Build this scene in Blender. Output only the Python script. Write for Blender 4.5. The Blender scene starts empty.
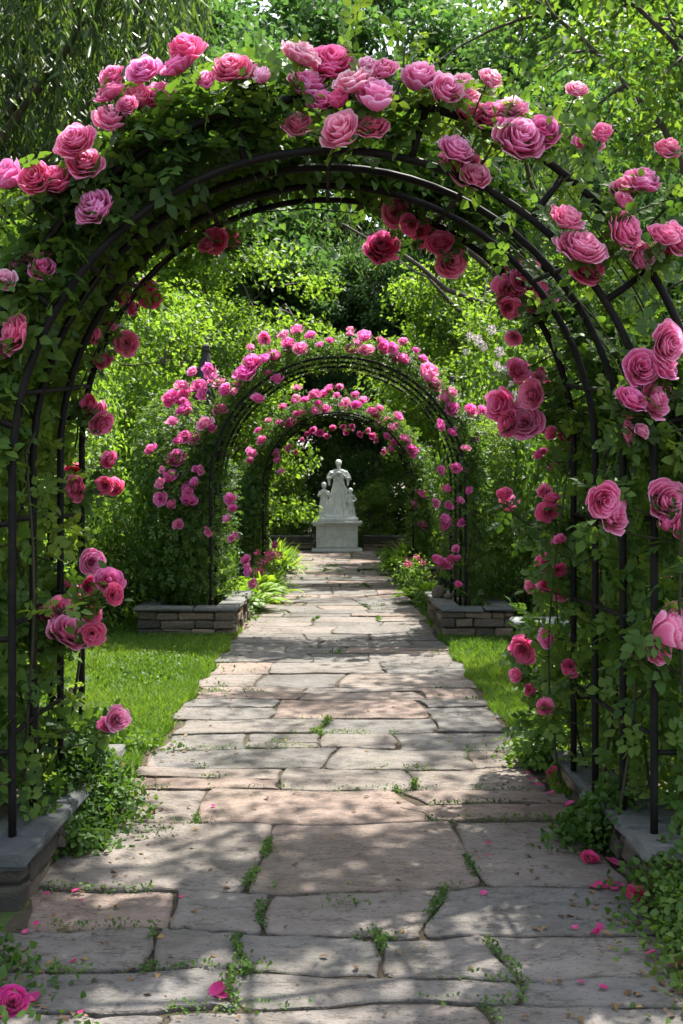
import bpy, math, random
import numpy as np

rng = np.random.default_rng(7)
random.seed(7)
PI = math.pi
scene = bpy.context.scene
COL = scene.collection

# ------------------------------------------------------------------ camera geometry
F, VX, VY, CH = 976.0, 338.0, 500.0, 1.6


def P(px, py, d):
    """point seen at pixel (px, py) standing d metres in front of the camera"""
    return np.array([(px - VX) / F * d, d, CH + (VY - py) / F * d])


def G(px, py, z=0.0):
    """point of the ground (height z) seen at a pixel"""
    d = F * (CH - z) / (py - VY)
    return np.array([(px - VX) / F * d, d, z])


# ------------------------------------------------------------------ object helpers
def tag(o, label=None, cat=None, group=None, kind=None):
    if label:
        o['label'] = label
    if cat:
        o['category'] = cat
    if group:
        o['group'] = group
    if kind:
        o['kind'] = kind
    return o


def empty(name, loc, label, cat, group=None):
    o = bpy.data.objects.new(name, None)
    o.empty_display_size = 0.2
    COL.objects.link(o)
    o.location = loc
    return tag(o, label, cat, group)


def link(name, me, parent=None, world=False):
    o = bpy.data.objects.new(name, me)
    COL.objects.link(o)
    if parent is not None:
        o.parent = parent
    return o


def np_mesh(name, V, Fs, mat, attrs=None, smooth=True):
    """V (n,3); Fs (m,k) one face size"""
    me = bpy.data.meshes.new(name)
    V = np.ascontiguousarray(V, dtype=np.float32)
    Fs = np.ascontiguousarray(Fs, dtype=np.int32)
    m, k = Fs.shape
    me.vertices.add(len(V))
    me.vertices.foreach_set('co', V.ravel())
    me.loops.add(m * k)
    me.loops.foreach_set('vertex_index', Fs.ravel())
    me.polygons.add(m)
    me.polygons.foreach_set('loop_start', np.arange(0, m * k, k, dtype=np.int32))
    me.polygons.foreach_set('use_smooth', np.full(m, smooth, dtype=bool))
    for an, av in (attrs or {}).items():
        a = me.attributes.new(an, 'FLOAT', 'POINT')
        a.data.foreach_set('value', np.ascontiguousarray(av, dtype=np.float32))
    me.materials.append(mat)
    me.update(calc_edges=True)
    return me


class MB:
    """collects verts and faces of any size"""

    def __init__(self):
        self.v, self.f, self.t = [], [], []

    def add(self, V, Fs, tone=0.5):
        b = len(self.v)
        self.v += [tuple(map(float, p)) for p in V]
        self.f += [tuple(int(i) + b for i in f) for f in Fs]
        self.t += [tone] * len(V)
        return self

    def tube(self, pts, radii, sides=8, caps=True, tone=0.5, fold=None):
        V, Fs = tube(pts, radii, sides, caps)
        return self.add(V, Fs, tone)

    def box(self, lo, hi, c=0.01, tone=0.5, jit=0.0):
        V, Fs = chamfer_box(lo, hi, c)
        if jit:
            V = V + rng.uniform(-jit, jit, V.shape)
        return self.add(V, Fs, tone)

    def mesh(self, name, mat, smooth=False):
        me = bpy.data.meshes.new(name)
        me.from_pydata(self.v, [], self.f)
        a = me.attributes.new('rnd', 'FLOAT', 'POINT')
        a.data.foreach_set('value', np.array(self.t, dtype=np.float32))
        me.materials.append(mat)
        me.polygons.foreach_set('use_smooth', np.full(len(self.f), smooth, dtype=bool))
        me.update()
        return me

    def build(self, name, mat, parent=None, smooth=False):
        return link(name, self.mesh(name, mat, smooth), parent)


def norm(a):
    return a / np.maximum(np.linalg.norm(a, axis=-1, keepdims=True), 1e-9)


def tube(pts, radii, sides=8, caps=True):
    pts = np.asarray(pts, float)
    n = len(pts)
    radii = np.broadcast_to(np.asarray(radii, float), (n,))
    tan = norm(np.gradient(pts, axis=0))
    ref = np.array([0.0, 1.0, 0.0]) if abs(tan[0][1]) < 0.8 else np.array([1.0, 0, 0])
    V = np.zeros((n, sides, 3))
    u = norm(np.cross(tan[0], ref))
    ang = np.arange(sides) * 2 * PI / sides
    for i in range(n):
        u = norm(u - tan[i] * np.dot(u, tan[i]))
        w = np.cross(tan[i], u)
        V[i] = pts[i] + radii[i] * (np.cos(ang)[:, None] * u + np.sin(ang)[:, None] * w)
    Fs = []
    for i in range(n - 1):
        for j in range(sides):
            a, b = i * sides + j, i * sides + (j + 1) % sides
            Fs.append((a, b, b + sides, a + sides))
    if caps:
        Fs.append(tuple(range(sides))[::-1])
        Fs.append(tuple((n - 1) * sides + j for j in range(sides)))
    return V.reshape(-1, 3), Fs


def chamfer_box(lo, hi, c):
    lo, hi = np.asarray(lo, float), np.asarray(hi, float)
    c = min(c, 0.3 * float((hi - lo).min()))
    V, idx = [], {}
    for sx in (0, 1):
        for sy in (0, 1):
            for sz in (0, 1):
                s = (sx, sy, sz)
                cor = np.where(s, hi, lo)
                ins = np.where(s, -c, c)
                for ax in range(3):
                    p = cor + ins
                    p[ax] = cor[ax]
                    idx[s + (ax,)] = len(V)
                    V.append(p)
    Fs = []
    for ax in range(3):
        a, b = [i for i in range(3) if i != ax]
        for side in (0, 1):
            q = []
            for (u, w) in ((0, 0), (1, 0), (1, 1), (0, 1)):
                s = [0, 0, 0]
                s[ax], s[a], s[b] = side, u, w
                q.append(idx[tuple(s) + (ax,)])
            Fs.append(q)
        for u in (0, 1):
            for w in (0, 1):
                q = []
                for (t, k) in ((0, a), (0, b), (1, b), (1, a)):
                    s = [0, 0, 0]
                    s[ax], s[a], s[b] = t, u, w
                    q.append(idx[tuple(s) + (k,)])
                Fs.append(q)
    for sx in (0, 1):
        for sy in (0, 1):
            for sz in (0, 1):
                Fs.append([idx[(sx, sy, sz, k)] for k in range(3)])
    V = np.array(V)
    out = []
    cen = (lo + hi) / 2
    for f in Fs:
        p = V[list(f)]
        nn = np.cross(p[1] - p[0], p[2] - p[0])
        out.append(tuple(f) if np.dot(nn, p.mean(0) - cen) > 0 else tuple(f)[::-1])
    return V, out


_nd = norm(rng.normal(size=(10, 3)))
_np = rng.uniform(0, 6.28, 10)


def noise3(p, f):
    """smooth pseudo noise in about -1..1"""
    p = np.atleast_2d(p)
    s = np.zeros(len(p))
    for i in range(10):
        s += np.sin(p @ _nd[i] * f * (0.6 + 0.14 * i) + _np[i] * (1 + f))
    return s / 3.2


# ------------------------------------------------------------------ materials
def mat_new(name):
    m = bpy.data.materials.new(name)
    m.use_nodes = True
    nt = m.node_tree
    nt.nodes.clear()
    return m, nt


def nd(nt, typ, **kw):
    n = nt.nodes.new(typ)
    for k, v in kw.items():
        if hasattr(n, k):
            setattr(n, k, v)
        else:
            n.inputs[k.replace('_', ' ')].default_value = v
    return n


def ramp(nt, fac, stops):
    r = nt.nodes.new('ShaderNodeValToRGB')
    el = r.color_ramp.elements
    el[0].position, el[0].color = stops[0][0], (*stops[0][1], 1)
    el[1].position, el[1].color = stops[-1][0], (*stops[-1][1], 1)
    for p, c in stops[1:-1]:
        e = el.new(p)
        e.color = (*c, 1)
    nt.links.new(fac, r.inputs[0])
    return r.outputs[0]


def attr(nt, name):
    return nd(nt, 'ShaderNodeAttribute', attribute_name=name).outputs['Fac']


def leaf_mat(name, dark, mid, light, trans=0.4, rough=0.5, tcol=None, tmul=1.5, spec=.3):
    m, nt = mat_new(name)
    L = nt.links.new
    col = ramp(nt, attr(nt, 'rnd'), [(0.0, dark), (0.55, mid), (1.0, light)])
    pr = nd(nt, 'ShaderNodeBsdfPrincipled', Roughness=rough)
    L(col, pr.inputs['Base Color'])
    pr.inputs['Specular IOR Level'].default_value = spec
    tr = nd(nt, 'ShaderNodeBsdfTranslucent')
    mx = nd(nt, 'ShaderNodeMix', data_type='RGBA', blend_type='MULTIPLY')
    mx.inputs['Factor'].default_value = 1
    L(col, mx.inputs['A'])
    t = tcol or (1.25, 1.15, 0.45)
    mx.inputs['B'].default_value = (t[0] * tmul, t[1] * tmul, t[2] * tmul, 1)
    L(mx.outputs['Result'], tr.inputs['Color'])
    ms = nd(nt, 'ShaderNodeMixShader')
    ms.inputs[0].default_value = trans
    L(pr.outputs[0], ms.inputs[1])
    L(tr.outputs[0], ms.inputs[2])
    out = nd(nt, 'ShaderNodeOutputMaterial')
    L(ms.outputs[0], out.inputs['Surface'])
    return m


def petal_mat(name):
    m, nt = mat_new(name)
    L = nt.links.new
    oi = nd(nt, 'ShaderNodeObjectInfo')
    # rnd: 0 at the petal's base, 1 at its rim (rims are paler; contrast deepened to paint in shading)
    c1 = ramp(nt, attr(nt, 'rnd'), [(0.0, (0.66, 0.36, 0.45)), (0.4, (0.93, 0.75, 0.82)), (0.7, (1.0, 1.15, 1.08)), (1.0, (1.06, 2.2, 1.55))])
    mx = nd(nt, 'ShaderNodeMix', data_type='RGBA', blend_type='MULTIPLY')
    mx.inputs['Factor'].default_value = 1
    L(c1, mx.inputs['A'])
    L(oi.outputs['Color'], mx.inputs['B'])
    pr = nd(nt, 'ShaderNodeBsdfPrincipled', Roughness=0.55)
    pr.inputs['Specular IOR Level'].default_value = 0.25
    pr.inputs['Sheen Weight'].default_value = 0.15
    L(mx.outputs['Result'], pr.inputs['Base Color'])
    tr = nd(nt, 'ShaderNodeBsdfTranslucent')
    L(mx.outputs['Result'], tr.inputs['Color'])
    tc = nd(nt, 'ShaderNodeTexCoord')
    nz = nd(nt, 'ShaderNodeTexNoise', Scale=9.0, Detail=4.0)
    L(tc.outputs['Object'], nz.inputs['Vector'])
    bp = nd(nt, 'ShaderNodeBump', Strength=0.35, Distance=0.06)
    L(nz.outputs['Fac'], bp.inputs['Height'])
    L(bp.outputs[0], pr.inputs['Normal'])
    ms = nd(nt, 'ShaderNodeMixShader')
    ms.inputs[0].default_value = 0.45
    L(pr.outputs[0], ms.inputs[1])
    L(tr.outputs[0], ms.inputs[2])
    L(ms.outputs[0], nd(nt, 'ShaderNodeOutputMaterial').inputs['Surface'])
    return m


def stone_mat(name, stops, scale=6.0, bump=0.5, dist=0.02, rough=0.85, dirt=(0.06, 0.055, 0.045), dirt_amt=0.5, strat=(1, 1, 1), rnd=True, moss=0.0, cleft=False):
    m, nt = mat_new(name)
    L = nt.links.new
    tc = nd(nt, 'ShaderNodeTexCoord')
    mp = nd(nt, 'ShaderNodeMapping')
    mp.inputs['Scale'].default_value = strat
    L(tc.outputs['Object'], mp.inputs['Vector'])
    big = nd(nt, 'ShaderNodeTexNoise', Scale=scale * 0.35, Detail=5.0, Roughness=0.6)
    mid = nd(nt, 'ShaderNodeTexNoise', Scale=scale * 2.2, Detail=8.0, Roughness=0.68)
    fine = nd(nt, 'ShaderNodeTexNoise', Scale=scale * 14, Detail=4.0, Roughness=0.7)
    for n in (big, mid, fine):
        L(mp.outputs[0], n.inputs['Vector'])
    if rnd:
        f = nd(nt, 'ShaderNodeMath', operation='MULTIPLY_ADD')
        L(big.outputs['Fac'], f.inputs[0])
        f.inputs[1].default_value = 0.5
        a2 = nd(nt, 'ShaderNodeMath', operation='ADD')
        L(attr(nt, 'rnd'), a2.inputs[0])
        a2.inputs[1].default_value = -0.25
        L(a2.outputs[0], f.inputs[2])
        fac = f.outputs[0]
    else:
        fac = big.outputs['Fac']
    col = ramp(nt, fac, stops)
    # mottling
    mo = ramp(nt, mid.outputs['Fac'], [(0.28, (0.62, 0.62, 0.62)), (0.5, (1, 1, 1)), (0.75, (1.22, 1.2, 1.17))])
    m1 = nd(nt, 'ShaderNodeMix', data_type='RGBA', blend_type='MULTIPLY')
    m1.inputs['Factor'].default_value = 0.85
    L(col, m1.inputs['A'])
    L(mo, m1.inputs['B'])
    # pits and dirt
    pit = ramp(nt, fine.outputs['Fac'], [(0.33, (1, 1, 1)), (0.43, (0, 0, 0))])
    pm = nd(nt, 'ShaderNodeMath', operation='MULTIPLY')
    L(pit, pm.inputs[0])
    pm.inputs[1].default_value = dirt_amt
    m2 = nd(nt, 'ShaderNodeMix', data_type='RGBA', blend_type='MIX')
    L(pm.outputs[0], m2.inputs['Factor'])
    L(m1.outputs['Result'], m2.inputs['A'])
    m2.inputs['B'].default_value = (*dirt, 1)
    last = m2.outputs['Result']
    if moss:
        n4 = nd(nt, 'ShaderNodeTexNoise', Scale=2.3, Detail=9.0, Roughness=0.72)
        L(tc.outputs['Object'], n4.inputs['Vector'])
        k = ramp(nt, n4.outputs['Fac'], [(0.52, (0, 0, 0)), (0.68, (moss, moss, moss))])
        m3 = nd(nt, 'ShaderNodeMix', data_type='RGBA', blend_type='MIX')
        L(k, m3.inputs['Factor'])
        L(last, m3.inputs['A'])
        m3.inputs['B'].default_value = (0.075, 0.085, 0.045, 1)
        last = m3.outputs['Result']
    if cleft:
        # hair cracks and the outlines of split layers, stains
        mpc = nd(nt, 'ShaderNodeMapping')
        mpc.inputs['Scale'].default_value = (.7, 1.9, 1)
        L(tc.outputs['Object'], mpc.inputs['Vector'])
        nc = nd(nt, 'ShaderNodeTexNoise', Scale=2.6, Detail=9.0, Roughness=0.62)
        L(mpc.outputs[0], nc.inputs['Vector'])
        su = nd(nt, 'ShaderNodeMath', operation='SUBTRACT')
        L(nc.outputs['Fac'], su.inputs[0])
        su.inputs[1].default_value = 0.52
        ab = nd(nt, 'ShaderNodeMath', operation='ABSOLUTE')
        L(su.outputs[0], ab.inputs[0])
        cr = ramp(nt, ab.outputs[0], [(0.0, (0.42, 0.40, 0.38)), (0.012, (1, 1, 1))])
        st1 = nd(nt, 'ShaderNodeTexNoise', Scale=1.3, Detail=6.0, Roughness=0.7)
        L(tc.outputs['Object'], st1.inputs['Vector'])
        sr = ramp(nt, st1.outputs['Fac'], [(0.36, (0.66, 0.64, 0.61)), (0.55, (1, 1, 1)), (0.7, (1.12, 1.10, 1.07))])
        for src in (cr, sr):
            mc = nd(nt, 'ShaderNodeMix', data_type='RGBA', blend_type='MULTIPLY')
            mc.inputs['Factor'].default_value = .85
            L(last, mc.inputs['A'])
            L(src, mc.inputs['B'])
            last = mc.outputs['Result']
        # soil worked into the broken edges of each slab
        en = nd(nt, 'ShaderNodeMath', operation='MULTIPLY')
        L(attr(nt, 'edge'), en.inputs[0])
        L(ramp(nt, mid.outputs['Fac'], [(0.35, (0, 0, 0)), (0.62, (.75, .75, .75))]), en.inputs[1])
        m4 = nd(nt, 'ShaderNodeMix', data_type='RGBA', blend_type='MIX')
        L(en.outputs[0], m4.inputs['Factor'])
        L(last, m4.inputs['A'])
        m4.inputs['B'].default_value = (0.05, 0.043, 0.03, 1)
        last = m4.outputs['Result']
    pr = nd(nt, 'ShaderNodeBsdfPrincipled', Roughness=rough)
    pr.inputs['Specular IOR Level'].default_value = 0.3
    L(last, pr.inputs['Base Color'])
    h = nd(nt, 'ShaderNodeMath', operation='MULTIPLY_ADD')
    L(fine.outputs['Fac'], h.inputs[0])
    h.inputs[1].default_value = 0.35
    L(mid.outputs['Fac'], h.inputs[2])
    bp = nd(nt, 'ShaderNodeBump', Strength=bump, Distance=dist)
    L(h.outputs[0], bp.inputs['Height'])
    if cleft:
        # split layers: the surface drops in thin ledges
        mp2 = nd(nt, 'ShaderNodeMapping')
        mp2.inputs['Scale'].default_value = (.8, 2.0, 1)
        L(tc.outputs['Object'], mp2.inputs['Vector'])
        n5 = nd(nt, 'ShaderNodeTexNoise', Scale=1.7, Detail=7.0, Roughness=0.6)
        L(mp2.outputs[0], n5.inputs['Vector'])
        st = nd(nt, 'ShaderNodeMath', operation='MULTIPLY')
        st.inputs[1].default_value = 16
        L(n5.outputs['Fac'], st.inputs[0])
        fl_ = nd(nt, 'ShaderNodeMath', operation='FLOOR')
        L(st.outputs[0], fl_.inputs[0])
        b2 = nd(nt, 'ShaderNodeBump', Strength=0.8, Distance=0.006)
        L(fl_.outputs[0], b2.inputs['Height'])
        L(bp.outputs[0], b2.inputs['Normal'])
        bp = b2
    L(bp.outputs[0], pr.inputs['Normal'])
    L(pr.outputs[0], nd(nt, 'ShaderNodeOutputMaterial').inputs['Surface'])
    return m


def bark_mat(name, c1, c2):
    return stone_mat(name, [(0.3, c1), (0.7, c2)], scale=5, bump=0.8, dist=0.03, strat=(2.2, 2.2, 0.5), rnd=False)


def iron_mat():
    m, nt = mat_new('painted_iron')
    L = nt.links.new
    tc = nd(nt, 'ShaderNodeTexCoord')
    nz = nd(nt, 'ShaderNodeTexNoise', Scale=14.0, Detail=8.0, Roughness=0.7)
    L(tc.outputs['Object'], nz.inputs['Vector'])
    col = ramp(nt, nz.outputs['Fac'], [(0.35, (0.006, 0.0055, 0.0055)), (0.58, (0.010, 0.009, 0.0085)), (0.74, (0.035, 0.018, 0.012))])
    pr = nd(nt, 'ShaderNodeBsdfPrincipled', Roughness=0.6)
    pr.inputs['Specular IOR Level'].default_value = 0.13
    L(col, pr.inputs['Base Color'])
    bp = nd(nt, 'ShaderNodeBump', Strength=0.3, Distance=0.004)
    L(nz.outputs['Fac'], bp.inputs['Height'])
    L(bp.outputs[0], pr.inputs['Normal'])
    L(pr.outputs[0], nd(nt, 'ShaderNodeOutputMaterial').inputs['Surface'])
    return m


M = {}
M['iron'] = iron_mat()
M['rose_leaf'] = leaf_mat('rose_leaf', (0.030, 0.066, 0.017), (0.060, 0.122, 0.025), (0.115, 0.185, 0.036), 0.42, 0.5, None, 1.9, .2)
M['rose_leaf_far'] = leaf_mat('rose_leaf_far', (0.030, 0.066, 0.018), (0.060, 0.122, 0.026), (0.11, 0.18, 0.036), 0.42, 0.5, None, 1.9)
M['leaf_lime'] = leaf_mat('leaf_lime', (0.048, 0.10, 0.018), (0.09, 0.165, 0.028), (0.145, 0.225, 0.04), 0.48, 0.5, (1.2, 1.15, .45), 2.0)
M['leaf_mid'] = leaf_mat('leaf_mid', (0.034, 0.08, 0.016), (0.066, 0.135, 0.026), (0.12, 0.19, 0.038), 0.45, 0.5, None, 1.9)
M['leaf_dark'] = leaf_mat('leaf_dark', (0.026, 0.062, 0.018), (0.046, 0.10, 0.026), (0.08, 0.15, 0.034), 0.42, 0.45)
M['tree_light'] = leaf_mat('tree_light', (0.038, 0.085, 0.026), (0.064, 0.128, 0.038), (0.096, 0.168, 0.052), 0.42, 0.65, (1.0, 1.1, .65), 1.45)
M['tree_mid'] = leaf_mat('tree_mid', (0.036, 0.078, 0.025), (0.060, 0.118, 0.034), (0.092, 0.158, 0.044), 0.42, 0.6, (1.05, 1.1, .6), 1.5)
M['leaf_willow'] = leaf_mat('leaf_willow', (0.028, 0.062, 0.02), (0.055, 0.108, 0.03), (0.10, 0.165, 0.045), 0.42, 0.45)
M['leaf_strap'] = leaf_mat('leaf_strap', (0.07, 0.15, 0.018), (0.13, 0.24, 0.026), (0.21, 0.32, 0.045), 0.45, 0.4)
M['weed'] = leaf_mat('weed', (0.03, 0.07, 0.014), (0.055, 0.12, 0.02), (0.10, 0.17, 0.03), 0.4, 0.55)
M['grass'] = leaf_mat('grass', (0.055, 0.12, 0.018), (0.09, 0.175, 0.024), (0.145, 0.225, 0.036), 0.42, 0.55)
M['cane'] = stone_mat('cane', [(0.3, (0.02, 0.03, 0.010)), (0.7, (0.04, 0.032, 0.018))], scale=8, bump=0.3, rnd=False)
M['bark'] = bark_mat('bark', (0.045, 0.036, 0.028), (0.12, 0.10, 0.08))
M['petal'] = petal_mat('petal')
M['slab'] = stone_mat('slab', [(0.1, (0.150, 0.142, 0.134)), (0.38, (0.188, 0.171, 0.155)), (0.62, (0.212, 0.182, 0.160)), (0.9, (0.235, 0.180, 0.152))],
                      scale=4.0, bump=1.0, dist=0.035, strat=(0.75, 1.4, 1), dirt_amt=0.85, rough=0.9, moss=0.3, cleft=True)
M['drystone'] = stone_mat('drystone', [(0.1, (0.065, 0.056, 0.047)), (0.5, (0.135, 0.108, 0.083)), (0.9, (0.23, 0.172, 0.12))], scale=9, bump=1.0, dist=0.03, moss=0.4)
M['slate'] = stone_mat('slate', [(0.2, (0.065, 0.072, 0.074)), (0.8, (0.13, 0.13, 0.122))], scale=7, bump=0.9, dist=0.02, moss=0.5)
M['mortar'] = stone_mat('mortar', [(0.2, (0.04, 0.035, 0.03)), (0.8, (0.08, 0.07, 0.06))], rnd=False)
M['marble'] = stone_mat('marble', [(0.25, (0.60, 0.61, 0.60)), (0.75, (0.80, 0.80, 0.78))], scale=3, bump=0.25, dist=0.01, dirt=(0.3, 0.3, 0.27), dirt_amt=0.4, rough=0.6, rnd=False)
M['pedestal'] = stone_mat('pedestal', [(0.25, (0.44, 0.45, 0.43)), (0.75, (0.62, 0.62, 0.59))], scale=4, bump=0.4, dist=0.012, dirt=(0.2, 0.2, 0.18), rnd=False, moss=0.15)
M['bench'] = stone_mat('bench', [(0.2, (0.17, 0.19, 0.18)), (0.8, (0.27, 0.28, 0.26))], scale=5, bump=0.5, dist=0.012, rnd=False, moss=0.4)
M['dark_stone'] = stone_mat('dark_stone', [(0.2, (0.014, 0.014, 0.014)), (0.8, (0.035, 0.032, 0.028))], scale=8, bump=0.5, rnd=False)
M['soil'] = stone_mat('soil', [(0.2, (0.035, 0.026, 0.018)), (0.55, (0.06, 0.047, 0.03)), (0.85, (0.055, 0.06, 0.025))], scale=5, bump=1.0, dist=0.03, rnd=False, rough=0.95)
M['lawn'] = stone_mat('lawn', [(0.2, (0.03, 0.05, 0.012)), (0.8, (0.06, 0.10, 0.02))], scale=5, bump=0.8, rnd=False, rough=0.95)
M['white_flower'] = leaf_mat('white_flower', (0.45, 0.36, 0.42), (0.6, 0.52, 0.55), (0.72, 0.66, 0.68), 0.3, 0.6, (1, 1, 1), 1.0)
M['phlox_flower'] = leaf_mat('phlox_flower', (0.55, 0.06, 0.2), (0.7, 0.1, 0.25), (0.8, 0.2, 0.35), 0.3, 0.6, (1, 1, 1), 1.0)

# ------------------------------------------------------------------ leaves
# templates: length 1 along +Y, normal +Z
def leaflet(w=0.34, fold=0.10, droop=0.12):
    v = np.array([[0, 0, 0], [0, .48, 0], [0, 1, -droop], [-w, .36, fold], [w, .36, fold], [-w * .72, .70, fold * .6 - droop * .3], [w * .72, .70, fold * .6 - droop * .3]])
    f = np.array([[0, 4, 1], [0, 1, 3], [1, 4, 6], [1, 6, 2], [1, 2, 5], [1, 5, 3]])
    return v, f


def diamond(w=0.3, fold=0.08, droop=0.1):
    v = np.array([[0, 0, 0], [w, .45, fold], [0, 1, -droop], [-w, .45, fold]])
    f = np.array([[0, 1, 2], [0, 2, 3]])
    return v, f


def compound(n=5, base=leaflet, size=0.5):
    """a rose leaf: opposite leaflets on a stalk and one at its tip"""
    V, Fs = [], []
    lv, lf = base()
    k = 0
    places = [(1.0, 0)]
    for i in range((n - 1) // 2):
        y = 0.95 - 0.38 * i
        places += [(y - .3, 1.15), (y - .3, -1.15)]
    for (y, a) in places:
        s = size * (1.0 if a == 0 else 0.9)
        c, sn = math.cos(a), math.sin(a)
        q = lv * s
        x2 = q[:, 0] * c + q[:, 1] * sn
        y2 = -q[:, 0] * sn + q[:, 1] * c + y * 0.62
        z2 = q[:, 2] - 0.12 * (y * 0.62) ** 2 - 0.06 * abs(x2)
        V.append(np.stack([x2, y2, z2], 1))
        Fs.append(lf + k)
        k += len(lv)
    # stalk, a thin sliver
    V.append(np.array([[-.012, 0, 0], [.012, 0, 0], [0, .64, -.04]]))
    Fs.append(np.array([[0, 1, 2]]) + k)
    return np.concatenate(V), np.concatenate(Fs)


def frames(d, n):
    y = norm(d)
    x = norm(np.cross(y, n))
    z = np.cross(x, y)
    return np.stack([x, y, z], axis=2)


def rand_dirs(n, g=rng):
    return norm(g.normal(size=(n, 3)))


class Leaves:
    """gathers leaf positions for one foliage mesh"""

    def __init__(self):
        self.pos, self.dir, self.nor, self.siz, self.rnd = [], [], [], [], []

    def add(self, pos, d, n, s, r=None):
        k = len(pos)
        self.pos.append(pos)
        self.dir.append(d)
        self.nor.append(n)
        self.siz.append(np.broadcast_to(s, (k,)))
        self.rnd.append(rng.uniform(0, 1, k) if r is None else np.broadcast_to(r, (k,)))

    def cloud(self, pos, s0, s1, up=0.7, outc=None, out=0.4, droop=0.25, tone=None):
        k = len(pos)
        nor = rand_dirs(k) * 0.75 + np.array([0, 0, up])
        if outc is not None:
            nor = nor + out * norm(pos - outc)
        d = rand_dirs(k) + np.array([0, 0, -droop])
        if outc is not None:
            d = d + 0.5 * norm(pos - outc)
        s = rng.uniform(s0, s1, k)
        self.add(pos, d, norm(nor), s, tone)

    def mesh(self, name, tmpl, mat, smooth=True):
        tv, tf = tmpl
        pos, d, n, s, r = (np.concatenate(x) for x in (self.pos, self.dir, self.nor, self.siz, self.rnd))
        R = frames(d, n)
        V = np.einsum('nij,kj->nki', R, tv) * s[:, None, None] + pos[:, None, :]
        k = len(tv)
        Fs = (tf[None] + (np.arange(len(pos)) * k)[:, None, None]).reshape(-1, 3)
        return np_mesh(name, V.reshape(-1, 3), Fs, mat, {'rnd': np.repeat(r, k)}, smooth)


def patch_tone(pos, f=1.5, amt=0.28):
    return np.clip(rng.uniform(0, 1, len(pos)) * 0.75 + 0.125 + amt * noise3(pos, f), 0, 1)

# ------------------------------------------------------------------ ground and path
def sheet(name, x0, x1, y0, y1, z, mat, n=2, amp=0.0, f=0.6):
    xs = np.linspace(x0, x1, n)
    ys = np.linspace(y0, y1, n)
    X, Y = np.meshgrid(xs, ys)
    V = np.stack([X.ravel(), Y.ravel(), np.full(X.size, z)], 1)
    if amp:
        V[:, 2] += amp * noise3(V, f)
    i = np.arange(n * n).reshape(n, n)
    Fs = np.stack([i[:-1, :-1].ravel(), i[:-1, 1:].ravel(), i[1:, 1:].ravel(), i[1:, :-1].ravel()], 1)
    return link(name, np_mesh(name, V, Fs, mat))


tag(sheet('ground', -220, 220, -60, 380, -0.05, M['soil']), kind='structure')
for nm, x0, x1 in (('lawn', -6.5, -1.24), ('lawn', 1.24, 6.5)):
    tag(sheet(nm, x0, x1, 3.2, 30.0, -0.012, M['lawn'], 60, 0.008, 3.0), kind='structure')

PATH_W = 1.2


def pw(y):
    return 1.20 + 0.10 * max(0.0, min(1.0, (y - 14) / 8))


rows_px = [1330, 1200, 1110, 1050, 1007, 975, 933, 889, 822, 790, 768, 749, 733]
row_y = [F * CH / (p - VY) for p in rows_px]
joints_px = {4: [232, 518], 5: [150, 240, 380, 500], 6: [172, 265, 433], 7: [263, 466], 8: [200, 415], 9: [280, 411], 10: [150, 330, 470]}
y = row_y[-1]
while y < 30.9:
    y += rng.uniform(0.34, 0.72) * (1 if y < 14 else 1.15)
    row_y.append(y)
row_y[-1] = 31.0


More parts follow.
